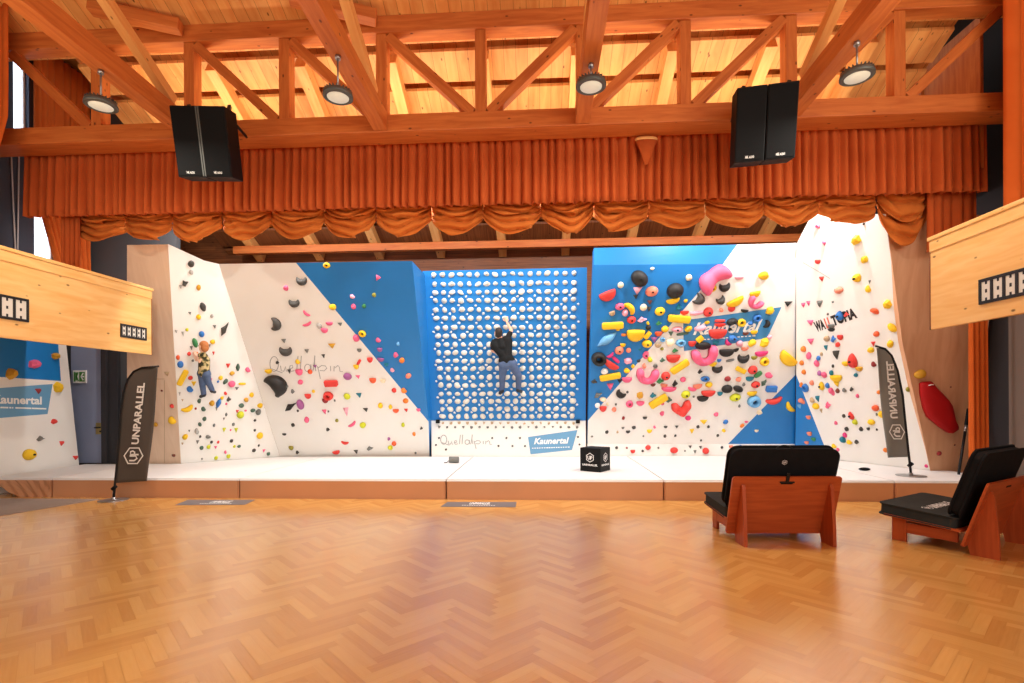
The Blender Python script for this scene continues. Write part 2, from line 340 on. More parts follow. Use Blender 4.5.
# --- parquet floor: one mesh, herringbone blocks with per-block tone
def build_floor():
    m, N, L, b = nt('oak_parquet')
    uv = N.new('ShaderNodeUVMap'); uv.uv_map = 'UVMap'
    at = N.new('ShaderNodeAttribute'); at.attribute_name = 'tone'
    mp = N.new('ShaderNodeMapping'); mp.inputs['Scale'].default_value = (4, 60, 1); L.new(uv.outputs['UV'], mp.inputs['Vector'])
    no = N.new('ShaderNodeTexNoise'); no.inputs['Scale'].default_value = 1; no.inputs['Detail'].default_value = 5; L.new(mp.outputs['Vector'], no.inputs['Vector'])
    ad = N.new('ShaderNodeMath'); ad.operation = 'MULTIPLY_ADD'; ad.inputs[1].default_value = 0.55
    s2 = N.new('ShaderNodeMath'); s2.operation = 'MULTIPLY'; s2.inputs[1].default_value = 0.4
    L.new(no.outputs['Fac'], s2.inputs[0]); L.new(at.outputs['Fac'], ad.inputs[0]); L.new(s2.outputs[0], ad.inputs[2])
    cr = N.new('ShaderNodeValToRGB'); e = cr.color_ramp.elements
    e[0].position = 0.0; e[0].color = lin((204, 144, 72)); e[1].position = 1.1; e[1].color = lin((240, 192, 112))
    q = cr.color_ramp.elements.new(0.5); q.color = lin((226, 172, 94))
    L.new(ad.outputs[0], cr.inputs['Fac']); L.new(cr.outputs['Color'], b.inputs['Base Color'])
    tc = N.new('ShaderNodeTexCoord'); n2 = N.new('ShaderNodeTexNoise'); n2.inputs['Scale'].default_value = 1.3; L.new(tc.outputs['Object'], n2.inputs['Vector'])
    mr = N.new('ShaderNodeMapRange'); mr.inputs[3].default_value = 0.16; mr.inputs[4].default_value = 0.28
    L.new(n2.outputs['Fac'], mr.inputs[0]); L.new(mr.outputs[0], b.inputs['Roughness'])
    b.inputs['Specular IOR Level'].default_value = 0.7; b.inputs['Coat Weight'].default_value = 0.6; b.inputs['Coat Roughness'].default_value = 0.2; b.inputs['Coat IOR'].default_value = 1.55
    bp = N.new('ShaderNodeBump'); bp.inputs['Strength'].default_value = 0.06; bp.inputs['Distance'].default_value = 0.004
    L.new(no.outputs['Fac'], bp.inputs['Height']); L.new(bp.outputs['Normal'], b.inputs['Normal'])
    bm = nbm(); col = bm.faces.layers.float.new('tone'); uvl = bm.loops.layers.uv.active
    Wd, n = 0.078, 6; g = 0.0008
    rot = Matrix.Rotation(math.radians(45), 3, 'Z'); rnd = random.Random(3)
    def blk(x, y, sx, sy, alongx):
        c = rot @ V(((x+sx/2)*Wd, (y+sy/2)*Wd, 0))
        cx, cy = c.x-1.0, c.y+4.0
        if not (XL-.3 < cx < XR+.3 and -2.2 < cy < 8.6): return
        vs = []
        for a, d in ((0, 0), (1, 0), (1, 1), (0, 1)):
            p = rot @ V((x*Wd+(sx*Wd-g if a else g), y*Wd+(sy*Wd-g if d else g), 0))
            vs.append(bm.verts.new((p.x-1.0, p.y+4.0, 0)))
        f = bm.faces.new(vs); f[col] = rnd.random()**1.2
        ox, oy = rnd.random()*30, rnd.random()*30
        for l, (a, d) in zip(f.loops, ((0, 0), (1, 0), (1, 1), (0, 1))):
            l[uvl].uv = ((a*sx*Wd if alongx else d*sy*Wd)+ox, (d*sy*Wd if alongx else a*sx*Wd)+oy)
    R = 200
    for y in range(-R, R):
        for k in range(-20, 21):
            x = y+2*n*k
            if abs(x) < R+20: blk(x, y, n, 1, True)
            blk(y, y-2*n+1-2*n*k, 1, n, False)
    f = poly(bm, [V((XO, -7, -.004)), V((XR, -7, -.004)), V((XR, 13, -.004)), V((XO, 13, -.004))], 0, X_, Y_); f[col] = 0.15
    for p0, p1 in (((XO, -7), (XR, -7)), ((XR, 13), (XO, 13)), ((XO, 13), (XO, -7)), ((XR, -7), (XR, 13))):
        f = poly(bm, [V((*p0, -.004)), V((*p0, -.2)), V((*p1, -.2)), V((*p1, -.004))], 0, X_, Y_); f[col] = .15
    o = mk('floor', bm, m, recalc=False); struct(o)
build_floor()
# --- walls
def wallbox(name, x0, x1, y0, y1, z0, z1, mat, grain='x'):
    bm = nbm(); abox(bm, x0, x1, y0, y1, z0, z1, 0, 0, grain); return struct(mk(name, bm, mat))
wallbox('wall_left', XL-.2, XL, -7, 8.6, -.2, 12, M['darkblue'])
# left wall of the stage wing with its two window openings
ZW = 3.0
WIN = [(8.98, 9.27, 6.3, 7.95), (9.36, 9.80, 4.1, 5.7)]
bm = nbm()
abox(bm, XL-.2, XL, 8.6, 8.98, ZW, 9); abox(bm, XL-.2, XL, 9.80, 13, ZW, 9)
abox(bm, XL-.2, XL, 8.98, 9.27, ZW, 6.3); abox(bm, XL-.2, XL, 8.98, 9.27, 7.95, 9); abox(bm, XL-.2, XL, 9.27, 9.36, ZW, 9)
abox(bm, XL-.2, XL, 9.36, 9.80, ZW, 4.1); abox(bm, XL-.2, XL, 9.36, 9.80, 5.7, 9)
struct(mk('wall_left_wing', bm, M['darkblue']))
bm = nbm(); abox(bm, XO-.2, XO, 8.6, 13, -.2, ZW); abox(bm, XO, XL-.2, 8.4, 8.6, -.2, ZW); struct(mk('wall_left_lower', bm, M['darkblue']))
for wi, (y0, y1, z0, z1) in enumerate(WIN):
    bm = nbm(); abox(bm, XL-.16, XL-.14, y0, y1, z0, z1); w = struct(mk('window_%d' % (wi+1), bm, M['window']))
    bm = nbm()
    for y in (y0+.02, y1-.02): abox(bm, XL-.13, XL-.07, y-.02, y+.02, z0, z1, 0, .004, 'z')
    for z in (z0+.02, z1-.02): abox(bm, XL-.125, XL-.075, y0, y1, z-.02, z+.02, 0, .004, 'y')
    mk('window_frame', bm, M['white'], w)
wallbox('wall_right', XR, XR+.2, -7, 8.3, 3.0, 12, M['nearblack'])
wallbox('wall_right_lower', XR, XR+.2, -7, 8.9, -.2, 3.0, M['greybrown'])
wallbox('wall_right_wing', XR, XR+.2, 8.3, 13, 3.0, 9, M['nearblack'])
wallbox('wall_right_wing_lower', XR, XR+.2, 8.9, 13, -.2, 3.0, M['nearblack'])
wallbox('wall_back', XL, XR, YB, YB+.2, -.2, 7, M['darkwood_shade'])  # dark boards carry the shade behind the stage
bm = nbm(); abox(bm, XO, XL, 10.5, 10.62, -.2, ZW); abox(bm, XL, -7.62, 10.5, 10.62, -.2, 8.5); struct(mk('wall_left_return', bm, M['slate']))
# door in the left return wall
a = Py(72, 430, 10.46); b_ = Py(104, 430, 10.46)
DX0, DX1 = a.x+.05, b_.x
bm = nbm(); abox(bm, DX0-.05, DX1, 10.44, 10.495, MH, 2.9, 0, .006, 'z')
d = struct(mk('door_1', bm, M['door']))
bm = nbm(); abox(bm, DX1+.02, DX1+.13, 10.36, 10.5, MH, 2.9, 0, .006, 'z'); abox(bm, DX1+.13, DX1+.34, 10.42, 10.5, MH, 2.9, 0, .004, 'z')
mk('door_jamb', bm, M['nearblack'], d)
p = Py(99.2, 428.5, 10.43)
bm = nbm(); abox(bm, p.x-.075, p.x+.075, 10.425, 10.44, p.z-.12, p.z+.12, 0, .004)
pl = mk('lock_plate', bm, M['brass'], d)
bm = nbm(); tube(bm, [(p.x+.03, 10.43, p.z+.02), (p.x+.03, 10.38, p.z+.02), (p.x-.06, 10.375, p.z+.02)], .012); tube(bm, [(p.x+.03, 10.43, p.z-.06), (p.x+.03, 10.415, p.z-.06)], .018)
mk('door_handle', bm, M['blackmetal'], pl, world=False)
# escape sign on the return wall beside the door
s0, s1, s2, s3 = [Py(u, v, 10.42) for u, v in ((72.8, 369.5), (86.2, 371.2), (86.2, 383), (72.8, 381.5))]
sg = thing('escape_sign', 'small white and green emergency exit sign on the dark wall above the blue-grey door', 'sign', ((s0.x+s1.x)/2, 10.42, s2.z))
bm = nbm(); abox(bm, s0.x, s1.x, 10.42, 10.44, s2.z, s0.z-.02, 0, .004); mk('sign_plate', bm, M['letter'], sg)
bm = nbm(); sw = s1.x-s0.x; sh = s0.z-.02-s2.z
bx = lambda u, v: V((s0.x+u*sw, 10.417, s2.z+v*sh))
for q in ([(.08, .12), (.2, .12), (.2, .88), (.08, .88)], [(.48, .12), (.9, .12), (.9, .88), (.48, .88)]): poly(bm, [bx(*t) for t in q])
for ln in ([(.26, .2), (.26, .85)], [(.27, .5), (.4, .85)], [(.27, .55), (.42, .15)]): ribbon(bm, [bx(*t) for t in ln], .03, V((0, -1, 0)))
mk('sign_picture', bm, M['green'], sg)
bm = nbm(); ribbon(bm, [bx(.8, .8)+V((0, -.003, 0)), bx(.62, .5)+V((0, -.003, 0)), bx(.8, .22)+V((0, -.003, 0))], .03, V((0, -1, 0))); ribbon(bm, [bx(.86, .5)+V((0, -.003, 0)), bx(.6, .5)+V((0, -.003, 0))], .03, V((0, -1, 0)))
mk('sign_arrow', bm, M['letter'], sg)
# --- roof boarding
bm = nbm()
def deckslab(y0, y1, t0, t1, mi=0, xa=XL, xb=XR):
    pts = [(y0, DECK(y0)+t0), (y1, DECK(y1)+t0), (y1, DECK(y1)+t1), (y0, DECK(y0)+t1)]
    sl = V((0, 1, -.47)).normalized()
    A = [V((xa, y, z)) for y, z in pts]; B = [V((xb, y, z)) for y, z in pts]
    for i in range(4): poly(bm, [A[i], A[(i+1) % 4], B[(i+1) % 4], B[i]], mi, sl, X_)
    poly(bm, A, mi, Y_, Z_); poly(bm, B, mi, Y_, Z_)
deckslab(0, 8.46, 0, .05)
XD0, XD1 = -8.0, 6.55
y = 8.46
for i in range(8):
    deckslab(y+.13, min(y+.60, 13.15), 0, .05, 0 if y < 9.4 else 1, XD0, XD1); y += .60  # deeper slabs switch to the darker boards as painted shade
deckslab(8.3, 13.15, .22, .26, 0, XD0-.1, XD1+.1)
for xa, xb in ((XL, XD0-.12), (XD1+.12, XR)): abox(bm, xa, xb, 8.3, 13.15, 8.5, 8.56, 0, 0, 'y')
A = [V((XL, 0, DECK(0))), V((XR, 0, DECK(0))), V((XR, -7, 8.2)), V((XL, -7, 8.2))]
poly(bm, A, 0, Y_, X_); poly(bm, [p+V((0, 0, .05)) for p in A], 0, Y_, X_)
struct(mk('ceiling', bm, [M['deck'], M['darkwood_shade']], recalc=False))
bm = nbm(); abox(bm, 6.9, 6.95, 8.55, 9.75, 5.2, 7.6, 0, .004, 'z'); abox(bm, 6.86, 6.98, 9.76, 9.9, 5.2, 7.6, 0, .004, 'z'); struct(mk('wall_right_gable', bm, M['beam']))
# --- roof timbers
YT = 8.05
PX_ = lambda k: -0.92+1.575*k
t = thing('roof_truss', 'wide orange timber truss with posts and diagonals spanning above the pleated curtain', 'truss', (-.93, YT+.2, 5.83))
bm = nbm(); abox(bm, XL+.02, XR-.02, YT, YT+.42, 5.83, 6.1, 0, .012, 'x'); mk('bottom_chord', bm, M['beam'], t)
bm = nbm(); abox(bm, XL+.02, XR-.02, YT, YT+.26, 7.39, 7.66, 0, .012, 'x'); mk('top_chord', bm, M['beam'], t)
for k in range(-4, 5):
    bm = nbm(); abox(bm, PX_(k)-.085, PX_(k)+.085, YT+.03, YT+.23, 6.1, 7.39, 0, .008, 'z'); mk('post', bm, M['beam'], t)
for k in range(-5, 6):
    if k == 0: continue
    s = 1 if k > 0 else -1
    bm = nbm(); beam(bm, (PX_(k)-s*.1, YT+.11, 7.36), (PX_(k-s)+s*.13, YT+.11, 6.1), .15, .17, Y_, 0, .006); mk('diagonal_brace', bm, M['beam'], t)
for k in (-2, 0, 2):
    bm = nbm(); abox(bm, PX_(k)-.09, PX_(k)+.09, YT+.04, YT+.16, 7.66, DECK(YT+.16)-.005, 0, .006, 'z'); mk('cripple_post', bm, M['beam'], t)
posn = {-3: 'leftmost', -1: 'second from left', 1: 'third from left', 3: 'rightmost'}
for k in (-3, -1, 1, 3):
    bm = nbm(); beam(bm, (PX_(k), YT-.005, 5.98), (PX_(k), 1.2, 5.98+.025*(YT-1.2)), .22, .28, Z_, 0, .01)
    tag(mk('tie_beam', bm, M['beam']), '%s of the four thick timber beams running from the truss toward the viewer' % posn[k], 'beam', 'tie beams under the hall roof')
    bm = nbm(); beam(bm, (PX_(k)-.0, 7.70, 6.23), (PX_(k), 3.0, 6.23+.5*4.7), .13, .16, Z_, 0, .008)
    tag(mk('inclined_strut', bm, M['beam_lit']), 'pale steep strut rising from the truss above the %s tie beam' % posn[k], 'strut', 'steep struts under the hall roof')
for k, lb in ((-3, 'left'), (-1, 'middle')):
    bm = nbm(); beam(bm, (PX_(k)-.02, YT-.12, 7.53), (PX_(k)-1.25, YT-.42, 7.68), .2, .17, Z_, 0, .008)
    tag(mk('wind_brace', bm, M['beam']), 'short orange roof brace reaching the truss top chord at the %s post' % lb, 'brace', 'short braces above the top chord')
bm = nbm(); abox(bm, XL+.02, XR-.02, 7.25, 7.42, 7.72, 7.90, 0, .01, 'x')
tag(mk('purlin', bm, M['beam']), 'long horizontal roof purlin just above and before the truss top chord', 'beam')
ordn = ['first', 'second', 'third', 'fourth', 'fifth', 'sixth', 'seventh', 'eighth', 'ninth', 'tenth']
for i, k in enumerate(range(-5, 6)):
    x = -.93+1.545*k
    if not XD0-.1 < x < XD1: continue
    bm = nbm(); beam(bm, (x, YT+.5, DECK(YT+.5)-.125), (x, YB-.03, DECK(YB-.03)-.125), .19, .22, Z_, 0, .006)
    tag(mk('rafter', bm, M['beam_lit']), 'sloping rafter above the stage, %s from the left, seen behind the truss and swags' % (ordn[i] if i < 10 else 'eleventh'), 'rafter', 'rafters over the stage')
bm = nbm(); abox(bm, -7.5, XR-.02, 12.30, 12.46, 5.21, 5.39, 0, .01, 'x')
tag(mk('stage_beam', bm, M['beam']), 'long horizontal timber wall plate under the rafters at the stage rear below the swags', 'beam')
# --- galleries
def gallery(name, label, xf, xw, y0, y1, z0, z1, vents):
    zs = z0+.52
    s = 1 if xw < xf else -1
    g = thing(name, label, 'balcony', ((xf+xw)/2, (y0+y1)/2, z0))
    bm = nbm(); abox(bm, min(xf, xf-s*.05), max(xf, xf-s*.05), y0, y1, z0, z1, 0, .006, 'y'); mk('parapet', bm, M['gallery'], g)
    bm = nbm(); abox(bm, min(xf-s*.055, xw+s*.01), max(xf-s*.055, xw+s*.01), y0, y1, z0+.52, z0+.66, 0, .004, 'y'); mk('balcony_slab', bm, M['gallery'], g)
    bm = nbm(); abox(bm, min(xf+s*.03, xf-s*.09), max(xf+s*.03, xf-s*.09), y0, y1+.02, z1, z1+.05, 0, .008, 'y'); mk('top_rail', bm, M['gallery'], g)
    bm = nbm(); abox(bm, min(xf, xf+s*.014), max(xf, xf+s*.014), y0, y1, z1-.14, z1-.002, 0, .003, 'y'); mk('upper_trim', bm, M['gallery'], g)
    bm = nbm(); abox(bm, min(xf-s*.0, xf-s*.06), max(xf-s*.0, xf-s*.06), y1, y1+.02, z0, z1, 0, .003, 'z'); mk('end_board', bm, M['darkwood_shade'], g)
    for (ya, yb, za, zb, ns) in vents:
        f0, f1 = min(xf, xf+s*.02), max(xf, xf+s*.02)
        bm = nbm(); fr = .035
        abox(bm, f0, f1, ya, yb, zb-fr, zb, 0, .003, 'y'); abox(bm, f0, f1, ya, yb, za, za+fr, 0, .003, 'y')
        for i in range(ns+1):
            yy = ya+(yb-ya-fr)*i/ns; abox(bm, f0, f1, yy, yy+fr, za+fr, zb-fr, 0, .002, 'z')
        v = mk('vent_frame', bm, M['ventblack'], g)
        bm = nbm(); xx = xf+s*.008; ys = [ya+.01]; mi = [0]
        for i in range(ns):
            yy = ya+(yb-ya-fr)*(i+.5)/ns+fr/2; ys += [yy-.014, yy+.014]; mi += [1, 0]
        ys.append(yb-.01); zz = [za+.01]; mz = [0]
        for j in range(3):
            zc = za+(zb-za)*(j+.5)/3; zz += [zc-.02, zc+.02]; mz += [1, 0]
        zz.append(zb-.01)
        g_ = [[bm.verts.new((xx, y, z)) for z in zz] for y in ys]
        for i in range(len(ys)-1):
            for j in range(len(zz)-1):
                f = bm.faces.new((g_[i][j], g_[i+1][j], g_[i+1][j+1], g_[i][j+1])); f.material_index = mi[i]*mz[j]
        vp = mk('vent_panel', bm, [M['ventwhite'], M['ventblack']], v, world=False, recalc=False); thick(vp, .006)
    return g
q0, q1 = Px(120, 322, -7.1), Px(146, 338, -7.1); r1 = Px(28, 310, -7.1)
gz = lambda u, v, X: Px(u, v, X).z
gallery('gallery_balcony', 'pale wooden balcony front along the left side with black framed vents', -7.1, XO, -4, 9.12, 2.46, 3.62,
        [(q0.y, q1.y, gz(121, 337, -7.1), gz(121, 323.5, -7.1), 5), (r1.y-.95, r1.y, gz(28, 322.5, -7.1), gz(28, 299.5, -7.1), 5)])
q0 = Px(980, 290, 4.98)
gallery('gallery_balcony', 'orange wooden balcony front along the right side above the lounge seats', 4.98, XR, -4, 6.94, 2.47, 3.60,
        [(q0.y-1.25, q0.y, gz(980, 305, 4.98), gz(980, 280, 4.98), 8)])
# --- curtains
def curtain(name, label, x0, x1, y, zt, zb, period, amp, mat, group=None, zbot=None, warp=None, jit=.25):
    bm = nbm(); pleats(bm, x0, x1, lambda x: ((x, y), (0, -1, 0)), zt, zb, period, amp, 10, 8, 0, zbot, jit)
    if warp:
        for v in bm.verts: v.co = V(warp(v.co))
    o = mk(name, bm, mat, recalc=False); thick(o); return tag(o, label, 'curtain', group)
curtain('pleated_valance', 'long pleated orange velvet valance hanging under the truss above the stage', -8.98, 7.0, 8.60, 5.97, 4.83, .145, .085, M['velvet'])
curtain('leg_curtain', 'narrow orange side curtain hanging beside the bright window at left end of the valance', -8.46, -8.10, 8.74, 5.0, 4.0, .085, .03, M['velvet'])
curtain('leg_curtain', 'orange side curtain hanging at right end of the swags over the right balcony', 6.24, 6.98, 8.74, 5.0, 3.94, .14, .035, M['velvet'])
def wl(p):
    k = max(0, (6.2-p.z)/1.9); return (-9.35+(p.x+9.35)*(1-.75*min(1, k)**1.5), p.y, p.z)
curtain('window_curtain', 'orange curtain gathered at the near left edge of the hall above the balcony', -9.45, -8.3, 7.7, 9.2, 4.2, .2, .05, M['velvet2'], warp=wl)
def ww(p):
    k = min(1, max(0, (p.z-4.2)/3.0)); return (p.x+.02, p.y-.25*(1-k), p.z)
bm = nbm(); pleats(bm, 9.22, 10.4, lambda y: ((-9.42, y), (1, 0, 0)), 8.35, 3.7, .15, .05, 10, 14)
for v in bm.verts:
    k = min(1, max(0, (5.6-v.co.z)/1.3)); s = (v.co.y-9.22)/1.18; v.co.y = 9.22+1.18*s+k*(1-s)*.42
o = mk('window_curtain', bm, M['velvet2'], recalc=False); thick(o); tag(o, 'pleated orange curtain drawn beside the bright window behind the left truss end', 'curtain')
curtain('window_curtain', 'tall orange curtain at the right edge of the photo above the right balcony', 6.47, 7.5, 7.6, 9.2, 3.3, .3, .05, M['velvet2'])
curtain('window_curtain', 'orange curtain hanging to the mats under the right balcony beside the red padded volume', 6.965, 7.24, 8.86, 3.4, MH+.01, .09, .035, M['velvet2'])
# festoon
def festoon():
    cus = [79.5, 128, 175, 224, 272.7, 326, 377, 432, 483.5, 541, 593, 648, 704.5, 762, 816.6, 875]
    cv = [229, 231, 231, 229, 224, 223, 223, 221, 219, 217, 216, 217, 217, 215, 214, 215]
    bv = [245, 243, 244, 244, 243, 241, 240, 239, 238, 236, 235, 233, 232, 229, 228]
    bm = nbm(); n, mrow = 36, 44
    def bay(pl, pr, zb, ZT, Y0, ph, skew=.5, nf=3.2):
        grid = []
        for j in range(mrow+1):
            t = j/mrow; row = []
            for i in range(n+1):
                s = i/n
                w = (s/skew*.5 if s < skew else .5+(s-skew)/(1-skew)*.5)
                sag = (math.sin(math.pi*w))**.8; e = min(s, 1-s)
                x = pl.x+(pr.x-pl.x)*s; zc = pl.z+(pr.z-pl.z)*s
                z = ZT+(zc-ZT)*t-(zc-zb)*sag*(t**1.1)
                q = nf*t+.35*math.sin(4*s+ph)+.22*math.sin(9*s+2*ph)+.3*sag
                fr = q-math.floor(q); fold = (fr**.55)*(1-fr)**.22*1.35       # soft belly, sharp return
                y = Y0-(.06+.17*sag)*fold*(.5+.5*t)-.03*sag
                rad = math.atan2(t+.02, e+.10); y += .035*math.sin(19*rad+ph)*math.exp(-e*4.5)
                z -= .03*fold*sag*(1-t)
                row.append(bm.verts.new((x, y, z)))
            grid.append(row)
        for j in range(mrow):
            for i in range(n):
                f = bm.faces.new((grid[j][i], grid[j][i+1], grid[j+1][i+1], grid[j+1][i])); f.smooth = True
    for lay, (Y0, dc, db, ZT) in enumerate(((8.99, 0, 0, 5.2), (8.92, 13, 19, 5.2))):
        pts = [Py(u, v-dc, Y0) for u, v in zip(cus, cv)]
        for i in range(15):
            bay(pts[i], pts[i+1], Py((cus[i]+cus[i+1])/2, bv[i]-db, Y0).z, ZT, Y0, i*1.7+lay, .5+.08*math.sin(i*2.3), 5.2 if lay == 0 else 4.6)
        if lay == 0: bay(pts[15], Py(926, 212, Y0), Py(893, 250, Y0).z, ZT, Y0, 2.0, .38, 4.5)
        else: bay(pts[15], Py(926, 200, Y0), Py(898, 226, Y0).z, ZT, Y0, 1.0, .45, 3.0)
    bmesh.ops.remove_doubles(bm, verts=bm.verts, dist=1e-4)
    o = mk('swag_curtain', bm, M['swag'], recalc=False); thick(o)
    tag(o, 'festooned amber swag curtain with scalloped folds hanging below the pleated valance', 'curtain')
festoon()
# half-cone fixture on the valance
bm = nbm(); a = Py(636.5, 134, 8.3); b_ = Py(659, 134, 8.3); c = Py(648, 161, 8.3); r = (b_.x-a.x)/2
lathe(bm, [(r, 0), (r*1.02, .03), (.95*r, .05), (.03, .05)][::-1], 20, 1, Matrix.Translation((c.x, 8.43, a.z-.05)))  # pale rim material paints the lit top of the cone
lathe(bm, [(.02, c.z-a.z+.05), (r*.5, (c.z-a.z)*.45), (r, 0)], 20, 0, Matrix.Translation((c.x, 8.43, a.z-.05)))
for v in bm.verts: v.co.y = min(8.49, 8.43+(v.co.y-8.43)*.35)
tag(mk('wall_uplight', bm, [M['velvet'], M['beam_lit']]), 'orange inverted cone fixture at the top of the valance right of centre', 'lamp')
# cords on the left wall
for u0, u1, lb in ((12, 16, 'left'), (20, 17.5, 'right')):
    bm = nbm(); p0 = Px(u0-1, 150, XL+.03); p1 = Px(u1, 262, XL+.03); tube(bm, [p0, (p0+p1)/2+V((0, 0, -.05)), p1], .012, 6)
    tag(mk('hanging_cord', bm, M['cord']), '%s of two thin white cords hanging on the dark wall left of the valance' % lb, 'cord', 'cords on the left wall')
# --- high-bay lamps
def lamp(u, v, k, lb):
    d = ray(u, v); zz = None
    # rod hangs from the tie beam at x = PX_(k)
    p = Px(u, v, PX_(k)); by = 5.98+.025*(YT-p.y)-.14
    g = thing('high_bay_lamp', '%s of the four round industrial lamps hanging from the timber beams' % lb, 'lamp', p, 0, 'high bay lamps')
    R = 15.0/F*p.y
    bm = nbm(); prof = [(R*.45, R*.55), (R*.5, R*.34), (R*.95, R*.26), (R, R*.1), (R, -R*.02), (R*.93, -R*.06), (R*.74, -R*.06), (R*.74, 0)]
    lathe(bm, prof, 28, 0, Matrix.Translation(p))
    for i in range(24):
        a = 2*math.pi*i/24; dr = V((math.cos(a), math.sin(a), 0)); box(bm, p+dr*R*.72+V((0, 0, R*.34)), dr, dr.cross(Z_), Z_, R*.42, R*.05, R*.16)
    mk('housing', bm, M['lampbody'], g)
    bm = nbm(); lathe(bm, [(.01, -R*.05), (R*.72, -R*.05), (R*.72, 0), (.01, 0)], 28, 0, Matrix.Translation(p)); mk('lens', bm, M['lens'], g)
    bm = nbm(); tube(bm, [p+V((0, 0, R*.5)), V((p.x, p.y, by-.004))], .012, 8); tube(bm, [V((p.x, p.y, by-.004)), V((p.x, p.y, by-.05))], .035, 10)
    mk('suspension_rod', bm, M['steel'], g)
    L = bpy.data.lights.new('lamp_light', 'AREA'); L.shape = 'DISK'; L.size = R*1.4; L.energy = 46; L.color = (1, .93, .8)
    o = bpy.data.objects.new('lamp_light', L); C.objects.link(o); o.location = p+V((0, 0, -R*.09))
lamp(101, 106, -3, 'leftmost'); lamp(338, 97, -1, 'second from left'); lamp(591, 86.5, 1, 'third from left'); lamp(857, 77, 3, 'rightmost')
# --- loudspeaker clusters
def speaker(u, v, Y, tilt, yaw, seam, lb):
    p = Py(u, v, Y)
    g = thing('loudspeaker_cluster', lb, 'loudspeaker', p, yaw, 'hanging loudspeakers')
    T = Matrix.Rotation(tilt, 3, 'X')
    def tb(x0, x1, y0, y1, z0, z1, name, mat, par, bev=.01):
        bm = nbm(); abox(bm, x0, x1, y0, y1, z0, z1, 0, bev)
        for w in bm.verts: w.co = T @ w.co
        return mk(name, bm, mat, par, world=False)
    for s in (-1, 1):
        x0, x1 = (-.39, -.005) if s < 0 else (.005, .39)
        c = tb(x0, x1, -.2, .16, -.47, .49, 'cabinet', M['blackplastic'], g)
        tb(x0+.012, x1-.012, -.212, -.2, -.45, .47, 'grille', M['grille'], c, .004)
        bm = nbm(); put_text(bm, 'HK', V(((x0+x1)/2-.055, -.214, -.425)), V(((x0+x1)/2-.015, -.214, -.425)), V(((x0+x1)/2-.055, -.214, -.39)), V((0, 0, 0)), 0, .02)
        put_text(bm, 'AUDIO', V(((x0+x1)/2-.008, -.214, -.425)), V(((x0+x1)/2+.06, -.214, -.425)), V(((x0+x1)/2-.008, -.214, -.395)), V((0, 0, 0)), 0, .02)
        for w in bm.verts: w.co = T @ w.co
        mk('lettering', bm, M['letter'], c, world=False)
        if seam: tb(x0 if s > 0 else x1-.02, x0+.02 if s > 0 else x1, -.216, -.2, -.46, .48, 'edge_strip', M['lampbody'], c, .002)
    for x in (-.3, .3):
        bm = nbm(); beam(bm, T @ V((x, .1, .48)), T @ V((x+.02, .1, .48))+V((.06 if u > 512 else -.06, .12, .17)), .05, .05, X_)
        tube(bm, [T @ V((x, .2, .40)), (x, 8.06-p.y, .42)], .022); mk('bracket', bm, M['blackmetal'], g, world=False)
speaker(208.5, 146, 7.5, math.radians(13), math.radians(5), True, 'left black loudspeaker pair with a grey seam hanging from the truss')
speaker(762.5, 127.5, 7.5, math.radians(13), math.radians(-9), False, 'right black loudspeaker pair hanging from the truss before the valance')
# ================================================================== CLIMBING WALLS
A_, B_ = Pz(280, 456.5, MH), Pz(429.5, 456, MH)
plML = Plane(A_, B_, P(412, 261, 10.05))
TL = plML.at(219, 264); TR = plML.at(412, 261)
Nn = Pz(181, 463.5, MH); plLA = Plane(Nn, A_, TL)
LAt = plLA.at(168, 244)
plFL = Plane(Nn, LAt, Nn+V((-1, 0, 0)))
down = lambda p, z=0.0: V((p.x, p.y, z))
# far-left wall lies along the side of the hall
plFW = Plane(V((-9.5, 8, 0)), V((-9.5, 10, 0)), V((-9.5, 8, 2)))
# board
Kl, Kr = Pz(431.8, 456.5, MH), Pz(586, 456.5, MH); plK = Plane(Kl, Kr, Kl+Z_)
bl, br = plK.at(431.3, 420.5), plK.at(585.7, 420.5)
zb_ = (bl-CAM).dot(V((-math.sin(PSI), math.cos(PSI), 0)))
plB = Plane(bl, br, P(422.5, 271, zb_*154.4/164.5))
btl, btr = plB.at(422.5, 271), plB.at(587, 267.5)
# right main
Ml, Mr = Pz(587.5, 456, MH), Pz(795, 455.5, MH); plMK = Plane(Ml, Mr, Ml+Z_)
mkl, mkr = plMK.at(587.5, 444), plMK.at(795, 444)
plMR = Plane(mkl, mkr, P(593.5, 265, 10.35))
mtl, mtr = plMR.at(593.5, 265), plMR.at(796, 262)
plMH = Plane(mtl, mtr, mtl+Z_)
mhl, mhr = plMH.at(594, 248), plMH.at(797, 243)
# right wall
Rn = Pz(930, 470.5, MH); plRW = Plane(Rn, Mr, mtr)
plFR = Plane(Rn, plRW.at(889, 245), Rn+V((1, 0, 0)))
def wall_thing(name, label, loc): return thing(name, label, 'climbing wall', loc)
WALL = {}
# --- left angled wall
t = wall_thing('climbing_wall', 'white angled climbing wall in the left stage corner where the boy climbs', down((Nn+A_)/2)); WALL['LA'] = t
topm = plLA.at(204, 260.5)
bm = nbm(); out = [Nn, A_, TL, topm, LAt]
out = [V((Nn.x, Nn.y, 0)), V((A_.x, A_.y, 0)), A_, TL, topm, LAt, Nn]
solid(bm, [(out[:2]+[A_, Nn], 0), ([Nn, A_, TL, topm, LAt], 0)], out, lambda p: p+V((-.10, .16, 0)), 0)
mk('panel', bm, M['white'], t)
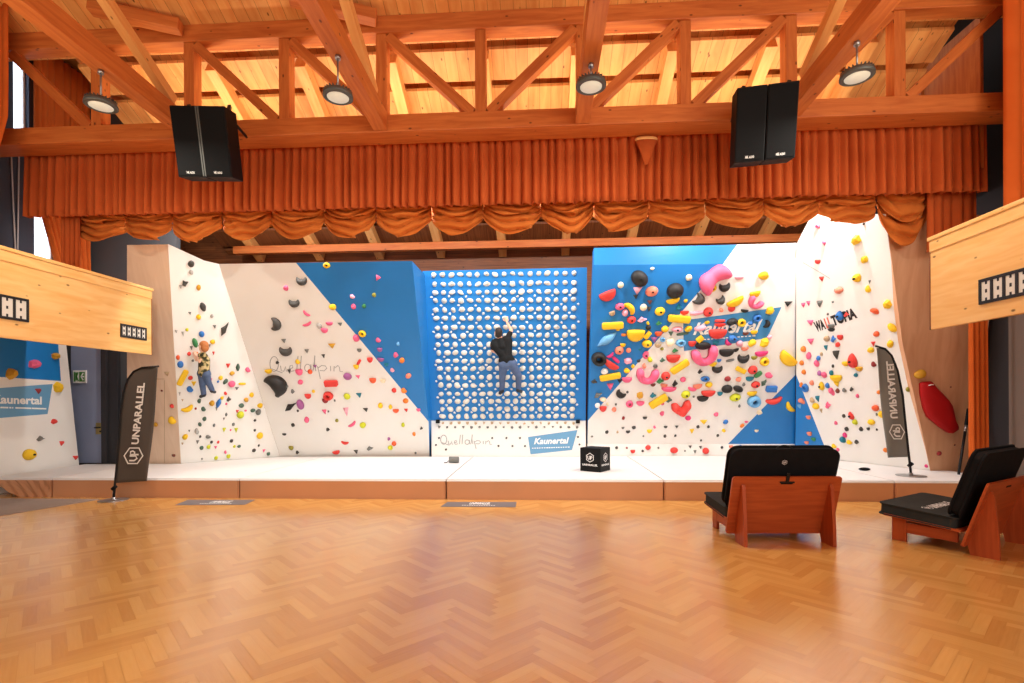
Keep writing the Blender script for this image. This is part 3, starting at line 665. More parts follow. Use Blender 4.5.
# --- left front panel (plywood)
t = wall_thing('climbing_wall', 'narrow beige plywood climbing panel standing behind the left flag', down(Nn-V((.5, 0, 0)))); WALL['FL'] = t
o1 = [plFL.at(127, 464), plFL.at(181, 463.5), plFL.at(168, 244.3), plFL.at(127, 245)]
o1 = [down(o1[0])+V((0, 0, 0))]+[down(o1[1])]+[o1[1]-V((.006, 0, 0)), o1[2]-V((.006, 0, 0)), o1[3]]
p0_ = plFL.at(127, 464); p1_ = o1[2]
o1 = [o1[0], o1[1], p1_, o1[3], o1[4], p0_]
bm = nbm(); solid(bm, [([o1[0], o1[1], p1_, p0_], 0), ([p0_, p1_, o1[3], o1[4]], 0)], o1, lambda p: V((p.x-.0, p.y+.12, p.z)), 0, Z_, X_)
mk('panel', bm, M['ply'], t)
bm = nbm(); g0, g1 = plFL.at(164.5, 380, .002), plFL.at(164.5, 463, .002); ribbon(bm, [g0, g1], .012, plFL.n); g0, g1 = plFL.at(157, 379, .002), plFL.at(164.5, 379, .002); ribbon(bm, [g0, g1], .012, plFL.n); mk('panel_joint', bm, M['brown'] if 'brown' in M else M['h_tan'], t)
# --- left main wall
t = wall_thing('climbing_wall', 'large overhanging white climbing wall with blue triangle left of the white-hold board', down((A_+B_)/2)); WALL['ML'] = t
dgt = plML.at(296, 262.8)
dgb = plML.at(428.5, 421.5)
A2 = plML.at(280.12, 456.5); TL2 = plML.at(219.12, 264)
out = [down(A2), down(B_), B_, dgb, TR, dgt, TL2, A2]
yb = max(A_.y, B_.y)+.12
bm = nbm(); solid(bm, [([down(A2), down(B_), B_, A2], 0), ([A2, B_, dgb, dgt, TL2], 0), ([dgb, TR, dgt], 1)], out, lambda p: V((p.x, yb, p.z)), [0, 1, 1, 1, 1, 0, 0, 0])
mk('panel', bm, [M['white'], M['blue']], t)
def quell(par, pl, u0, v0, u1, v1, w, mat, slope=0.0):
    bm = nbm()
    for st in QUELL:
        ribbon(bm, [pl.at(u0+(u1-u0)*x/590+0, v0+(v1-v0)*y/190+slope*(x/590), .003) for x, y in st], w, pl.n)
    return mk('lettering', bm, mat, par)
quell(t, plML, 269, 355.5, 343, 379, .017, M['greyletter'])
# --- training board
t = wall_thing('training_board', 'blue training board covered with a grid of off-white holds at the stage centre', down((Kl+Kr)/2)); WALL['B'] = t
bm = nbm(); out = [bl, br, btr, btl]
solid(bm, [(out, 0)], out, lambda p: V((p.x, p.y+.22, p.z)), 0); mk('panel', bm, M['blue'], t)
bm = nbm(); out = [down(Kl), down(Kr), V((br.x, br.y, br.z-.004)), V((bl.x, bl.y, bl.z-.004))]
solid(bm, [(out, 0)], out, lambda p: V((p.x, p.y+.14, p.z)), 0); kb = mk('kickboard', bm, M['white'], t)
quell(kb, plK, 440, 434.5, 492, 449, .018, M['greyletter'])
def banner(par, pl, quad, txt, b0, b1, t0, mat, lines=True, off=.003, lw=None):
    bm = nbm(); poly(bm, [pl.at(u, v, off) for u, v in quad]); q = mk('banner_print', bm, mat, par, recalc=False)
    bm = nbm(); put_text(bm, txt, pl.at(*b0, off+.003), pl.at(*b1, off+.003), pl.at(*t0, off+.003), V((0, 0, 0)), 0, .03, .25)
    if lines:
        (x0, y0), (x1, y1) = lines
        n = 16; rr = random.Random(4)
        for i in range(n):
            a = x0+(x1-x0)*i/n; b = x0+(x1-x0)*(i+.55+.3*rr.random())/n
            ya = y0+(y1-y0)*i/n
            ribbon(bm, [pl.at(a, ya, off+.003), pl.at(b, ya, off+.003)], .022, pl.n)
    mk('lettering', bm, M['letter'], par, recalc=False); return q
banner(t, plK, [(528, 437), (577.5, 430), (572, 450), (530.5, 454.3)], 'Kaunertal', (534, 444), (569, 443.2), (534, 438), M['signblue'], ((532, 448.2), (570, 447)))
for u, v, lb in ((438, 421.5, 'left'), (577.8, 421.5, 'right')):
    bm = nbm(); c = plK.at(u, v); abox(bm, c.x-.045, c.x+.045, c.y-.05, c.y, c.z-.04, c.z+.045, 0, .006); mk('control_box', bm, M['blackplastic'], t)
# --- right main wall
t = wall_thing('climbing_wall', 'large overhanging white and blue climbing wall crowded with colourful holds right of centre', down((Ml+Mr)/2)); WALL['MR'] = t
d1 = plMH.at(737.2, 244.6); d2 = plMR.at(723, 264); d3 = plMR.at(588, 420.5)
ap = plMR.at(795.4, 375); tb = plMR.at(728, 444)
Mr2 = plMK.at(794.85, 455.5); mkr2 = plMK.at(794.85, 444); mtr2 = plMR.at(795.85, 262); mhr2 = plMH.at(796.85, 243); ap2 = plMR.at(795.3, 375)
out = [down(Ml), down(Mr2), Mr2, mkr2, ap2, mtr2, mhr2, d1, mhl, mtl, d3, mkl, Ml]
bm = nbm()
solid(bm, [([down(Ml), down(Mr2), Mr2, Ml], 0), ([Ml, Mr2, mkr2, tb, mkl], 0), ([mkl, tb, ap2, mtr2, d2, d3], 0), ([tb, mkr2, ap2], 1), ([d3, d2, mtl], 1), ([mtl, d2, d1, mhl], 1), ([d2, mtr2, mhr2, d1], 0)],
      out, lambda p: V((p.x, p.y+.30, p.z)), [0, 0, 0, 0, 0, 0, 0, 1, 1, 1, 1, 0, 0])
mk('panel', bm, [M['white'], M['blue']], t)
banner(t, plMR, [(683, 320.5), (781.5, 307), (767, 338), (684, 351)], 'Kaunertal', (693, 334.5), (760, 331), (695, 322.5), M['brightsign'], ((696, 340), (756, 335.5)))
# --- right wall
t = wall_thing('climbing_wall', 'white angled climbing wall at the right stage side behind the light grey flag', down((Rn+Mr)/2)); WALL['RW'] = t
Rt = plRW.at(885.5, 214); Rt2 = plRW.at(812, 214)
n1, n2 = plRW.at(889, 245), plRW.at(901.5, 341)
bap, bb = plRW.at(796.2, 375), plRW.at(824.4, 446)
foot = plRW.at(797, 455)
out = [down(Mr), down(Rn), Rn, n2, n1, Rt, Rt2, plRW.at(797, 243), mtr, plRW.at(796.2, 375), Mr]
bm = nbm()
solid(bm, [([down(Mr), down(Rn), Rn, Mr], 0), ([Mr, Rn, n2, n1, Rt, Rt2, plRW.at(797, 243), mtr, bap, bb], 0), ([Mr, bb, bap], 1)], out, lambda p: p+V((.16, .14, 0)), [0]*8+[1, 1, 0])
mk('panel', bm, [M['white'], M['blue']], t)
bm = nbm(); ribbon(bm, [plRW.at(803, 262.5, .002), plRW.at(816, 270, .002), plRW.at(830, 278.5, .002)], .012, plRW.n); mk('panel_joint', bm, M['greyletter'], t)
def rot_text(bm, s, pl, u0, v0, u1, v1, h, mi, bold):
    a = pl.at(u0, v0, .003); b = pl.at(u1, v1, .003)
    dx, dy = u1-u0, v1-v0; L = math.hypot(dx, dy); c = pl.at(u0+h*dy/L, v0-h*dx/L, .003)
    put_text(bm, s, a, b, c, V((0, 0, 0)), mi, bold)
bm = nbm()
S0, S1 = V((816.5, 331.5)), V((857.5, 317))
seg = lambda f: (S0.x+(S1.x-S0.x)*f, S0.y+(S1.y-S0.y)*f)
rot_text(bm, 'WA', plRW, *seg(0), *seg(.235), 9.5, 0, .055); rot_text(bm, 'LL', plRW, *seg(.25), *seg(.40), 9.5, 1, .055); rot_text(bm, 'TOPIA', plRW, *seg(.41), *seg(1), 9.5, 0, .055)
mk('lettering', bm, [M['blackletter'], M['redletter']], t)
# --- right front panel
t = wall_thing('climbing_wall', 'brown plywood climbing panel carrying the red padded volume at the right stage edge', down(Rn+V((.4, 0, 0)))); WALL['FR'] = t
e0, e1 = plFR.at(968, 474), plFR.at(957, 200)
o1 = [plFR.at(887, 217), plFR.at(889, 245), plFR.at(901.5, 341), plFR.at(930, 470.5)]
o1 = [p+V((.008, -.004, 0)) for p in o1]
rx = 7.52
right_top = V((rx, o1[0].y+(0), o1[0].z)); rb = V((rx, o1[3].y, MH))
out = o1+[down(o1[3]), V((rx, o1[3].y, 0)), rb, right_top]
bm = nbm(); solid(bm, [(o1+[rb, right_top], 0), ([o1[3], down(o1[3]), V((rx, o1[3].y, 0)), rb], 0)], out, lambda p: V((p.x+.0, p.y+.10, p.z)), 0, Z_, X_)
mk('panel', bm, M['ply_warm_lit'], t)  # warm light painted in; otherwise the plywood of the left panel
# --- far left wall under the balcony
t = wall_thing('climbing_wall', 'white and blue climbing wall under the left balcony with a cropped sign', (-9.5, 9, 0)); WALL['FW'] = t
f = lambda u, v: plFW.at(u, v)
X0 = -9.5; yN = 6.9
ztop = 2.96
q1 = plFW.at(57.5, 343); q2 = plFW.at(61, 381); q3 = plFW.at(0, 377)
yl = lambda u, v: plFW.at(u, v).y
slope = (q2.z-q3.z)/(q2.y-q3.y); q4 = V((X0, yN, q3.z+slope*(yN-q3.y)))
e_t = V((X0, yl(67.5, 343)-.05, ztop)); e_b = V((X0, yl(79, 464.5), MH))
qt = V((X0, q1.y, ztop))
out = [V((X0, yN, 0)), V((X0, e_b.y, 0)), e_b, e_t, qt, V((X0, yN, ztop)), q4]
bm = nbm(); solid(bm, [([V((X0, yN, 0)), V((X0, e_b.y, 0)), e_b, e_t, qt, q2, q4], 0), ([q4, q2, qt, V((X0, yN, ztop))], 1)], out, lambda p: V((p.x-.08, p.y, p.z)), 0)
mk('panel', bm, [M['white'], M['blue']], t)
def fq(u, v): return plFW.at(u, v, .003)
b1, b2 = plFW.at(52.5, 384), plFW.at(47.5, 414); b3 = plFW.at(0, 388); b4 = plFW.at(0, 418)
bm = nbm(); sl1 = (b1.z-b3.z)/(b1.y-b3.y); sl2 = (b2.z-b4.z)/(b2.y-b4.y); yE = b3.y-.6
poly(bm, [p+V((.003, 0, 0)) for p in (V((X0, yE, b3.z+sl1*(yE-b3.y))), b1, b2, V((X0, yE, b4.z+sl2*(yE-b4.y))))])
mk('banner_print', bm, M['signblue'], t, recalc=False)
bm = nbm(); a0 = plFW.at(1, 403.2, .006); a1 = plFW.at(41.5, 404.2, .006); at_ = plFW.at(1, 395, .006)
ext = (a0-a1)*.20
put_text(bm, 'Kaunertal', a0+ext, a1, at_+ext, V((0, 0, 0)), 0, .035, 0.0)
for u0, u1 in ((0, 8), (9, 11), (11.8, 13), (15, 31), (31.5, 46)): ribbon(bm, [plFW.at(u0, 407.4+.03*u0, .006), plFW.at(u1, 407.4+.03*u1, .006)], .028, plFW.n)
mk('lettering', bm, M['letter'], t, recalc=False)
# ================================================================== MATS
def backline(x):
    pts = [(-9.6, 10.3), (-8.6, Nn.y-.0), (Nn.x, Nn.y), (A_.x, A_.y), (B_.x, min(A_.y, B_.y)), (Kl.x, Kl.y), (Kr.x, Kr.y), (Ml.x, Ml.y), (Mr.x, Mr.y), (Rn.x, Rn.y), (7.6, Rn.y)]
    for (x0, y0), (x1, y1) in zip(pts, pts[1:]):
        if x0 <= x <= x1+1e-6: return y0+(y1-y0)*(x-x0)/max(1e-6, x1-x0)-.03
    return 9.4
YF = 8.34
seams = [-9.42]+[Py(u, 490, YF).x for u in (239, 446, 664, 895)]+[7.18]
seams.insert(1, Py(51.5, 490, YF).x)
wh = ['at far left, its end tapering', 'second from the left behind the dark flag', 'third from the left', 'fourth from the left behind the small black box', 'behind the back lounge seat', 'at the right end under the light grey flag']
for i in range(len(seams)-1):
    x0, x1 = seams[i]+.011, seams[i+1]-.011
    t = thing('landing_mat', 'brown fronted landing mat with white top, %s' % wh[i], 'mat', ((x0+x1)/2, YF+1, 0), 0, 'stage landing mats')
    xs = [x0]
    for p in (-8.6, Nn.x, A_.x, B_.x, Kl.x, Kr.x, Ml.x, Mr.x, Rn.x):
        if x0+.02 < p < x1-.02: xs.append(p)
    xs.append(x1)
    if i == 0: # end mat: in front of the side climbing wall only
        bk = [(x, 8.9 if x < -9.3 else backline(x)) for x in xs]
        bk = [(x, backline(x)-.05) for x in xs]
    else: bk = [(x, backline(x)) for x in xs]
    front = [V((x0, YF, 0)), V((x1, YF, 0))]
    def prism(z0, z1, inset=0.0, bulge=0.0, mi=0):
        o = [V((x0+inset, YF+inset, z0)), V((x1-inset, YF+inset, z0))]+[V((min(max(x, x0+inset), x1-inset), y-inset, z0)) for x, y in reversed(bk)]
        bm = nbm(); vt = [bm.verts.new(p+V((0, 0, z1-z0))) for p in o]; vb = [bm.verts.new(p) for p in o]
        bm.faces.new(vt); bm.faces.new(list(reversed(vb)))
        for a in range(len(o)):
            b = (a+1) % len(o); bm.faces.new((vb[a], vb[b], vt[b], vt[a]))
        bmesh.ops.recalc_face_normals(bm, faces=bm.faces)
        return bm
    bm = prism(0.0, MH-.035)
    if i == 0:
        for v in bm.verts:
            if v.co.x < x0+.01 and v.co.y < YF+.01: v.co.x += .02 if v.co.z > .1 else .55
        es = [e for e in bm.edges if all(abs(v.co.y-YF) < .05 for v in e.verts)]
        bmesh.ops.subdivide_edges(bm, edges=es, cuts=16, use_grid_fill=True)
        for v in bm.verts:
            if abs(v.co.y-YF) < .02: v.co.y += .012*math.sin(v.co.x*38+v.co.z*26)-.01
    else:
        es = [e for e in bm.edges if abs(e.verts[0].co.z-e.verts[1].co.z) > .1 and all(abs(v.co.y-YF) < .01 for v in e.verts)]
        bmesh.ops.bevel(bm, geom=es, offset=.015, segments=2, affect='EDGES')
    mk('foam_block', bm, M['matside'], t)
    bm = prism(MH-.035, MH, -.0)
    es = [e for e in bm.edges if all(v.co.z > MH-.01 for v in e.verts) and all(abs(v.co.y-YF) < .01 for v in e.verts)]
    bmesh.ops.bevel(bm, geom=es, offset=.02, segments=3, affect='EDGES')
    mk('top_cover', bm, M['mattop'], t)
# ================================================================== HOLDS
def finish_unit(bm):
    xs = [v.co.x for v in bm.verts]; ys = [v.co.y for v in bm.verts]; zs = [v.co.z for v in bm.verts]
    cx, cy = (min(xs)+max(xs))/2, (min(ys)+max(ys))/2; sx, sy, sz = max(xs)-min(xs), max(ys)-min(ys), max(zs)
    for v in bm.verts: v.co = V(((v.co.x-cx)/sx, (v.co.y-cy)/sy, max(0, v.co.z)/sz))
    bmesh.ops.remove_doubles(bm, verts=bm.verts, dist=1e-4)
    for f in bm.faces: f.smooth = True
    return bm
def dome(seed, jag=.12, sub=3, pw=1.0, flat=None):
    bm = bmesh.new(); bmesh.ops.create_icosphere(bm, subdivisions=sub, radius=1); r = random.Random(seed)
    fr = [(V((r.uniform(-1, 1), r.uniform(-1, 1), r.uniform(-1, 1))).normalized(), r.uniform(-1, 1)) for _ in range(7)]
    for v in bm.verts:
        k = 1
        for d, a in fr: k += jag*a*max(0, v.co.normalized().dot(d))**3*1.6
        v.co *= k
        if flat: flat(v)
    bmesh.ops.delete(bm, geom=[f for f in bm.faces if all(v.co.z < -.35 for v in f.verts)], context='FACES')
    for v in bm.verts: v.co.z = max(v.co.z, 0)
    return finish_unit(bm)
def faceted(seed):
    bm = bmesh.new(); r = random.Random(seed); n = 7
    pts = [V((math.cos(a)*r.uniform(.75, 1), math.sin(a)*r.uniform(.75, 1), 0)) for a in [2*math.pi*(i+r.uniform(-.25, .25))/n for i in range(n)]]
    base = [bm.verts.new(p) for p in pts]; mid = [bm.verts.new(p*.82+V((0, -.05, .55))) for p in pts]; top = [bm.verts.new(p*.38+V((r.uniform(-.12, .12), .1, 1))) for p in pts]
    for a, b in ((base, mid), (mid, top)):
        for i in range(n): bm.faces.new((a[i], a[(i+1) % n], b[(i+1) % n], b[i]))
    bm.faces.new(top); finish_unit(bm)
    for f in bm.faces: f.smooth = False
    return bm
def arc(a0, a1, R, prof, n=22, m=12, sq=1.0):
    bm = bmesh.new(); rings = []
    for i in range(n+1):
        t = i/n; a = math.radians(a0+(a1-a0)*t); c = V((math.cos(a)*R, math.sin(a)*R, 0)); d = V((math.cos(a), math.sin(a), 0)); r = max(.004, prof(t))
        rings.append([bm.verts.new(c+d*(r*math.cos(2*math.pi*k/m))+V((0, 0, r*1.15*math.sin(2*math.pi*k/m)))) for k in range(m)])
    for p, q in zip(rings, rings[1:]):
        for k in range(m): bm.faces.new((p[k], p[(k+1) % m], q[(k+1) % m], q[k]))
    if abs(a1-a0) < 359:
        bm.faces.new(rings[0]); bm.faces.new(rings[-1])
    return finish_unit(bm)
def line(prof, n=16, m=12, bend=0.0, sq=False):
    bm = bmesh.new(); rings = []
    for i in range(n+1):
        t = i/n; x = t*2-1; r = max(.004, prof(t)); c = V((x, bend*(1-x*x), 0))
        ring = []
        for k in range(m):
            a = 2*math.pi*(k+.5)/m; ca, sa = math.cos(a), math.sin(a)
            if sq: q = max(abs(ca), abs(sa)); ca, sa = ca/q*.9, sa/q*.9
            ring.append(bm.verts.new(c+V((0, r*ca, r*sa))))
        rings.append(ring)
    for p, q in zip(rings, rings[1:]):
        for k in range(m): bm.faces.new((p[k], p[(k+1) % m], q[(k+1) % m], q[k]))
    bm.faces.new(rings[0]); bm.faces.new(rings[-1])
    return finish_unit(bm)
def halfd(seed):   # slice: flat lip on top, round belly below
    def fl(v):
        if v.co.y > .18: v.co.y = .18+(v.co.y-.18)*.12; 
    return dome(seed, .04, 3, flat=fl)
def tri(seed):
    bm = bmesh.new(); r = random.Random(seed)
    P3 = [V((-1, .75, 0)), V((1, .85, 0)), V((.1+r.uniform(-.2, .2), -1, 0))]
    ap = V((r.uniform(-.2, .2), .25, 1))
    b = [bm.verts.new(p) for p in P3]; m_ = [bm.verts.new(p*.7+ap*.42) for p in P3]; t_ = [bm.verts.new(p*.2+ap*.95) for p in P3]
    for x, y in ((b, m_), (m_, t_)):
        for i in range(3): bm.faces.new((x[i], x[(i+1) % 3], y[(i+1) % 3], y[i]))
    bm.faces.new(t_)
    bmesh.ops.bevel(bm, geom=list(bm.edges), offset=.07, segments=2, affect='EDGES')
    bm2 = finish_unit(bm); return bm2
def shard(seed):
    bm = bmesh.new()
    o = [(-1, -.25), (-.35, -.75), (.2, -.35), (1, .15), (.35, .4), (-.1, .95), (-.55, .35)]
    b = [bm.verts.new(V((x, y, 0))) for x, y in o]; t_ = [bm.verts.new(V((x*.72, y*.6, .8+.2*(i % 2)))) for i, (x, y) in enumerate(o)]
    for i in range(7): bm.faces.new((b[i], b[(i+1) % 7], t_[(i+1) % 7], t_[i]))
    bm.faces.new(t_); finish_unit(bm)
    for f in bm.faces: f.smooth = False
    return bm
def vee(seed):     # boomerang with two lobes
    bm = bmesh.new(); n, m = 24, 12; rings = []
    for i in range(n+1):
        t = i/n*2-1; c = V((t*1.0, abs(t)**1.3*.95-.5, 0)); r = .42-.10*abs(t)+.10*math.exp(-((abs(t)-.75)/.25)**2); r *= max(.02, 1-abs(t)**10)
        d = V((1, (1 if t > 0 else -1)*1.2*abs(t)**.3, 0)).normalized(); s = V((-d.y, d.x, 0))
        rings.append([bm.verts.new(c+s*(r*math.cos(2*math.pi*k/m))+V((0, 0, r*math.sin(2*math.pi*k/m)))) for k in range(m)])
    for p, q in zip(rings, rings[1:]):
        for k in range(m): bm.faces.new((p[k], p[(k+1) % m], q[(k+1) % m], q[k]))
    bm.faces.new(rings[0]); bm.faces.new(rings[-1]); return finish_unit(bm)
sn = lambda t: math.sin(math.pi*t)
KIND = dict(
    blob=lambda s: dome(s, .22), lump=lambda s: dome(s+50, .35), ball=lambda s: dome(s, .02), rock=faceted,
    crescent=lambda s: arc(-185, 5, .62, lambda t: .05+.40*sn(t)**.8), banana=lambda s: arc(-135, -45, 1.1, lambda t: .08+.22*sn(t)**.6),
    ucup=lambda s: arc(-200, 20, .72, lambda t: (.28+.13*(1-sn(t))+.04*sn(3*t))*(1-abs(2*t-1)**9)**.5, 30), ring=lambda s: arc(0, 360, .62, lambda t: .36, 26),
    bar=lambda s: line(lambda t: .22 if .03 < t < .97 else .15, 16, 12, 0.0, True), rod=lambda s: line(lambda t: .12+.12*sn(t)**.4),
    bone=lambda s: line(lambda t: (.30+.24*abs(2*t-1)**1.6-.06*t)*(1-abs(2*t-1)**3.4)**.5, 30, 14, .22), half=halfd, tri=tri, shard=shard, vee=vee,
    wedge=lambda s: tri(s+9), leaf=lambda s: line(lambda t: .02+.30*sn(t)**.9), egg=lambda s: dome(s, .03, flat=lambda v: setattr(v.co, 'x', v.co.x*(1-.28*v.co.y))))
NAMEK = dict(blob='rounded', lump='lumpy', ball='ball-shaped', rock='faceted', crescent='crescent', banana='banana-shaped', ucup='u-shaped', ring='ring-shaped', bar='bar', rod='slim',
             bone='bone-shaped', half='half-moon', tri='triangular', shard='jagged', vee='boomerang-shaped', wedge='wedge', leaf='leaf-shaped', egg='egg-shaped')
_hm = {}
def hmesh(kind, seed, col):
    k = (kind, seed, col)
    if k not in _hm:
        base = (kind, seed)
        if base not in _hm:
            bm = KIND[kind](seed)
            bmesh.ops.recalc_face_normals(bm, faces=bm.faces)
            me = bpy.data.meshes.new('climbing_hold'); bm.to_mesh(me); bm.free(); _hm[base] = me
        me = _hm[base].copy(); me.materials.append(M['h_'+col] if col != 'grid' else M['gridhold']); _hm[k] = me
    return _hm[k]
def boltmesh():
    bm = bmesh.new(); lathe(bm, [(1, 0), (1, 1), (.72, 1), (.6, .55), (.02, .55)], 10); me = bpy.data.meshes.new('bolt'); bm.to_mesh(me); bm.free(); me.materials.append(M['bolt']); return me
BOLT = boltmesh()
BOLTZ = dict(blob=1, ball=1, egg=1, half=.8)
WN = dict(LA='left corner wall', ML='left overhanging wall', MR='crowded right overhang', RW='right side wall', FL='left plywood panel', FR='right plywood panel', FW='wall under left balcony', MK='strip below crowded overhang')
PL = dict(LA=plLA, ML=plML, MR=plMR, RW=plRW, FL=plFL, FR=plFR, FW=plFW, MK=plMK)
recs = []
def H(wall, data):
    """u v w h angle kind colour ; pixel sizes in the photo are turned into metres on the wall's own plane"""
    pl = PL[wall]
    for ln in data.strip().split(';'):
        q = ln.split()
        if not q: continue
        u, v, w, h, a = map(float, q[:5]); recs.append((wall, pl, u, v, w, h, a, q[5], q[6]))
exec_holds = True
H('LA', '''191 263.8 6.5 7 0 blob dark;191 272.3 4.5 5 0 blob lgrey;185 283 7.5 7 20 shard dark;180.7 287 3.5 4 0 tri lgrey;198.5 287.5 4.5 6 0 blob ochre;203 307 6 9.5 15 lump dark;189.8 313.4 3.2 3 0 tri grey;
198.5 317 5 5.5 0 blob yellow;211.8 316 3.2 4 0 blob lgrey;224.4 328.8 16 6.5 57 shard dark;214.5 326.9 3.6 4 0 tri grey;176.3 331.5 3.2 3.5 0 tri lgrey;182.9 333.8 3 5 0 tri lgrey;186.9 329.8 3.4 3.3 0 blob lime;
201.6 334.1 5.8 6.2 0 ball blue;195 342.8 5.5 10 10 lump green;191.3 348 3.2 4 0 tri grey;212.5 341.9 5.2 4.6 0 blob yellow;209.6 346 2.2 3.6 0 tri grey;189 353.8 4.2 4.2 0 blob red;213.5 353.4 2.6 4 0 tri red;
177.8 357.5 4 5 0 blob rorange;180.4 364.4 6.5 7 0 ball blue;182.5 377.5 17 5.2 62 bar yellow;190.4 377.9 4.8 4.5 0 blob red;193.8 383.8 5.2 5 0 tri yellow;190 389 6.8 6 0 blob blue;228.1 365.9 4.6 5 0 tri red;
237.9 367.3 4.2 7.5 0 leaf dgreen;232.1 373.4 5.2 4.5 0 lump ochre;247.9 369.6 5.2 5 0 blob pink;220.6 377.8 4.5 4.6 0 blob yellow;218 381.6 2.3 2.5 0 blob blue;225.4 381.6 4 6.5 -20 lump dgreen;231.6 383.8 7.2 6 0 lump pink;
236.9 388.5 4.2 3.2 0 tri grey;242.1 383.8 7.2 2.4 0 rod yellow;211 380.3 2.5 4 0 tri pink;225.6 393.2 3.4 3.4 0 blob red;251.6 394.8 4.6 5 0 blob yellow;195.6 353.8 5 4.4 0 half orange;192.8 360.6 2.6 2.6 0 blob grey;
187.8 409 13 5.5 24 banana yellow;195.6 408.6 2.2 2.6 0 blob dred;185 436.9 5.6 6 0 blob yellow;182.5 443.8 2.6 2.6 0 tri tan;189.1 431 2.2 2.4 0 tri grey;182.5 400.3 2.6 2.4 0 tri tan;179.6 394 2.2 4 0 tri lgrey;
199.1 401 3.8 5 0 blob dgreen;203.5 408.8 4.8 4.6 0 blob dgreen;204.4 418.8 4.2 4.6 0 blob dgreen;199.8 424.4 3.6 4.6 20 blob dgreen;214 425.3 2.6 3.6 0 blob grey;196.9 431 4.6 6 0 blob lgrey;200.3 436.6 2.6 3 0 rock dark;
208.1 436.9 4.6 4.6 30 lump grey;197.5 442.1 3.4 4 0 tri grey;211.5 442.1 3.1 3 0 rock dark;218.1 442.1 2.6 3 0 blob red;201.6 447.9 4.2 4 0 rock dgreen;208.5 446.9 4 4.5 0 blob lime;215.4 447.5 3.2 3 0 tri pink;201.9 458.8 1.9 2 0 blob grey;
216 457.9 3.7 4 0 blob lime;228.4 456.3 4 4.5 0 blob lime;225.5 452 2.6 3.4 0 blob pink;211.9 403.1 5.6 6 0 blob ochre;218.5 403.1 5 9.5 -10 leaf blue;221.9 398 3.6 3.4 0 blob yellow;228.8 399 4.8 5.6 0 shard dark;226.3 403.8 2.2 2.4 0 blob pink;
216.5 409 2.2 4 0 tri grey;226.3 414.4 2.6 3.6 0 rock grey;223.8 419 2 3 0 tri grey;241.3 405.4 5.4 4.6 0 blob dgreen;246.3 400 5.2 5 0 lump ochre;260 405.6 5.6 5 0 blob yellow;240.4 414.8 7.4 7.2 0 ball lime;237.3 411.5 3.2 3.4 0 tri red;
245.6 410.6 2.6 2 0 blob pink;252.9 410.5 5 4 0 lump dgreen;258.2 411.9 5.4 5.6 0 lump grey;255 420.3 2.8 2.8 0 rock dark;233.4 424.4 3.1 3.4 0 rock grey;224.1 430 3.8 4.6 0 tri lime;235.9 430.3 3.8 5 0 tri lime;230.6 430 1.8 2.2 0 blob pink;
254.8 430.3 2.5 2.6 0 rock dark;259.8 435.6 6.4 6.6 0 ball yellow;231.5 440.9 3.5 3.5 0 rock dark;234.4 446.3 2.8 3 0 blob lime;239 446.3 3.6 3 0 blob dgreen;258.8 445.4 2.3 2.6 0 rock dark;254 450.3 3.9 3.6 0 rock dark;263.8 450.9 3.2 3.4 0 tri pink;268.4 453.8 3.6 3.6 0 rock dgreen''')
H('FL', '''171.9 406 4 4 0 blob red;172.6 420 7 7.4 0 blob yellow;173.8 455.6 3.6 2.6 0 half brown;155.8 424.5 4.2 4.4 0 blob ochre;167.2 374 5.4 4.4 0 tri tan;162 390.6 2 2 0 blob brown''')
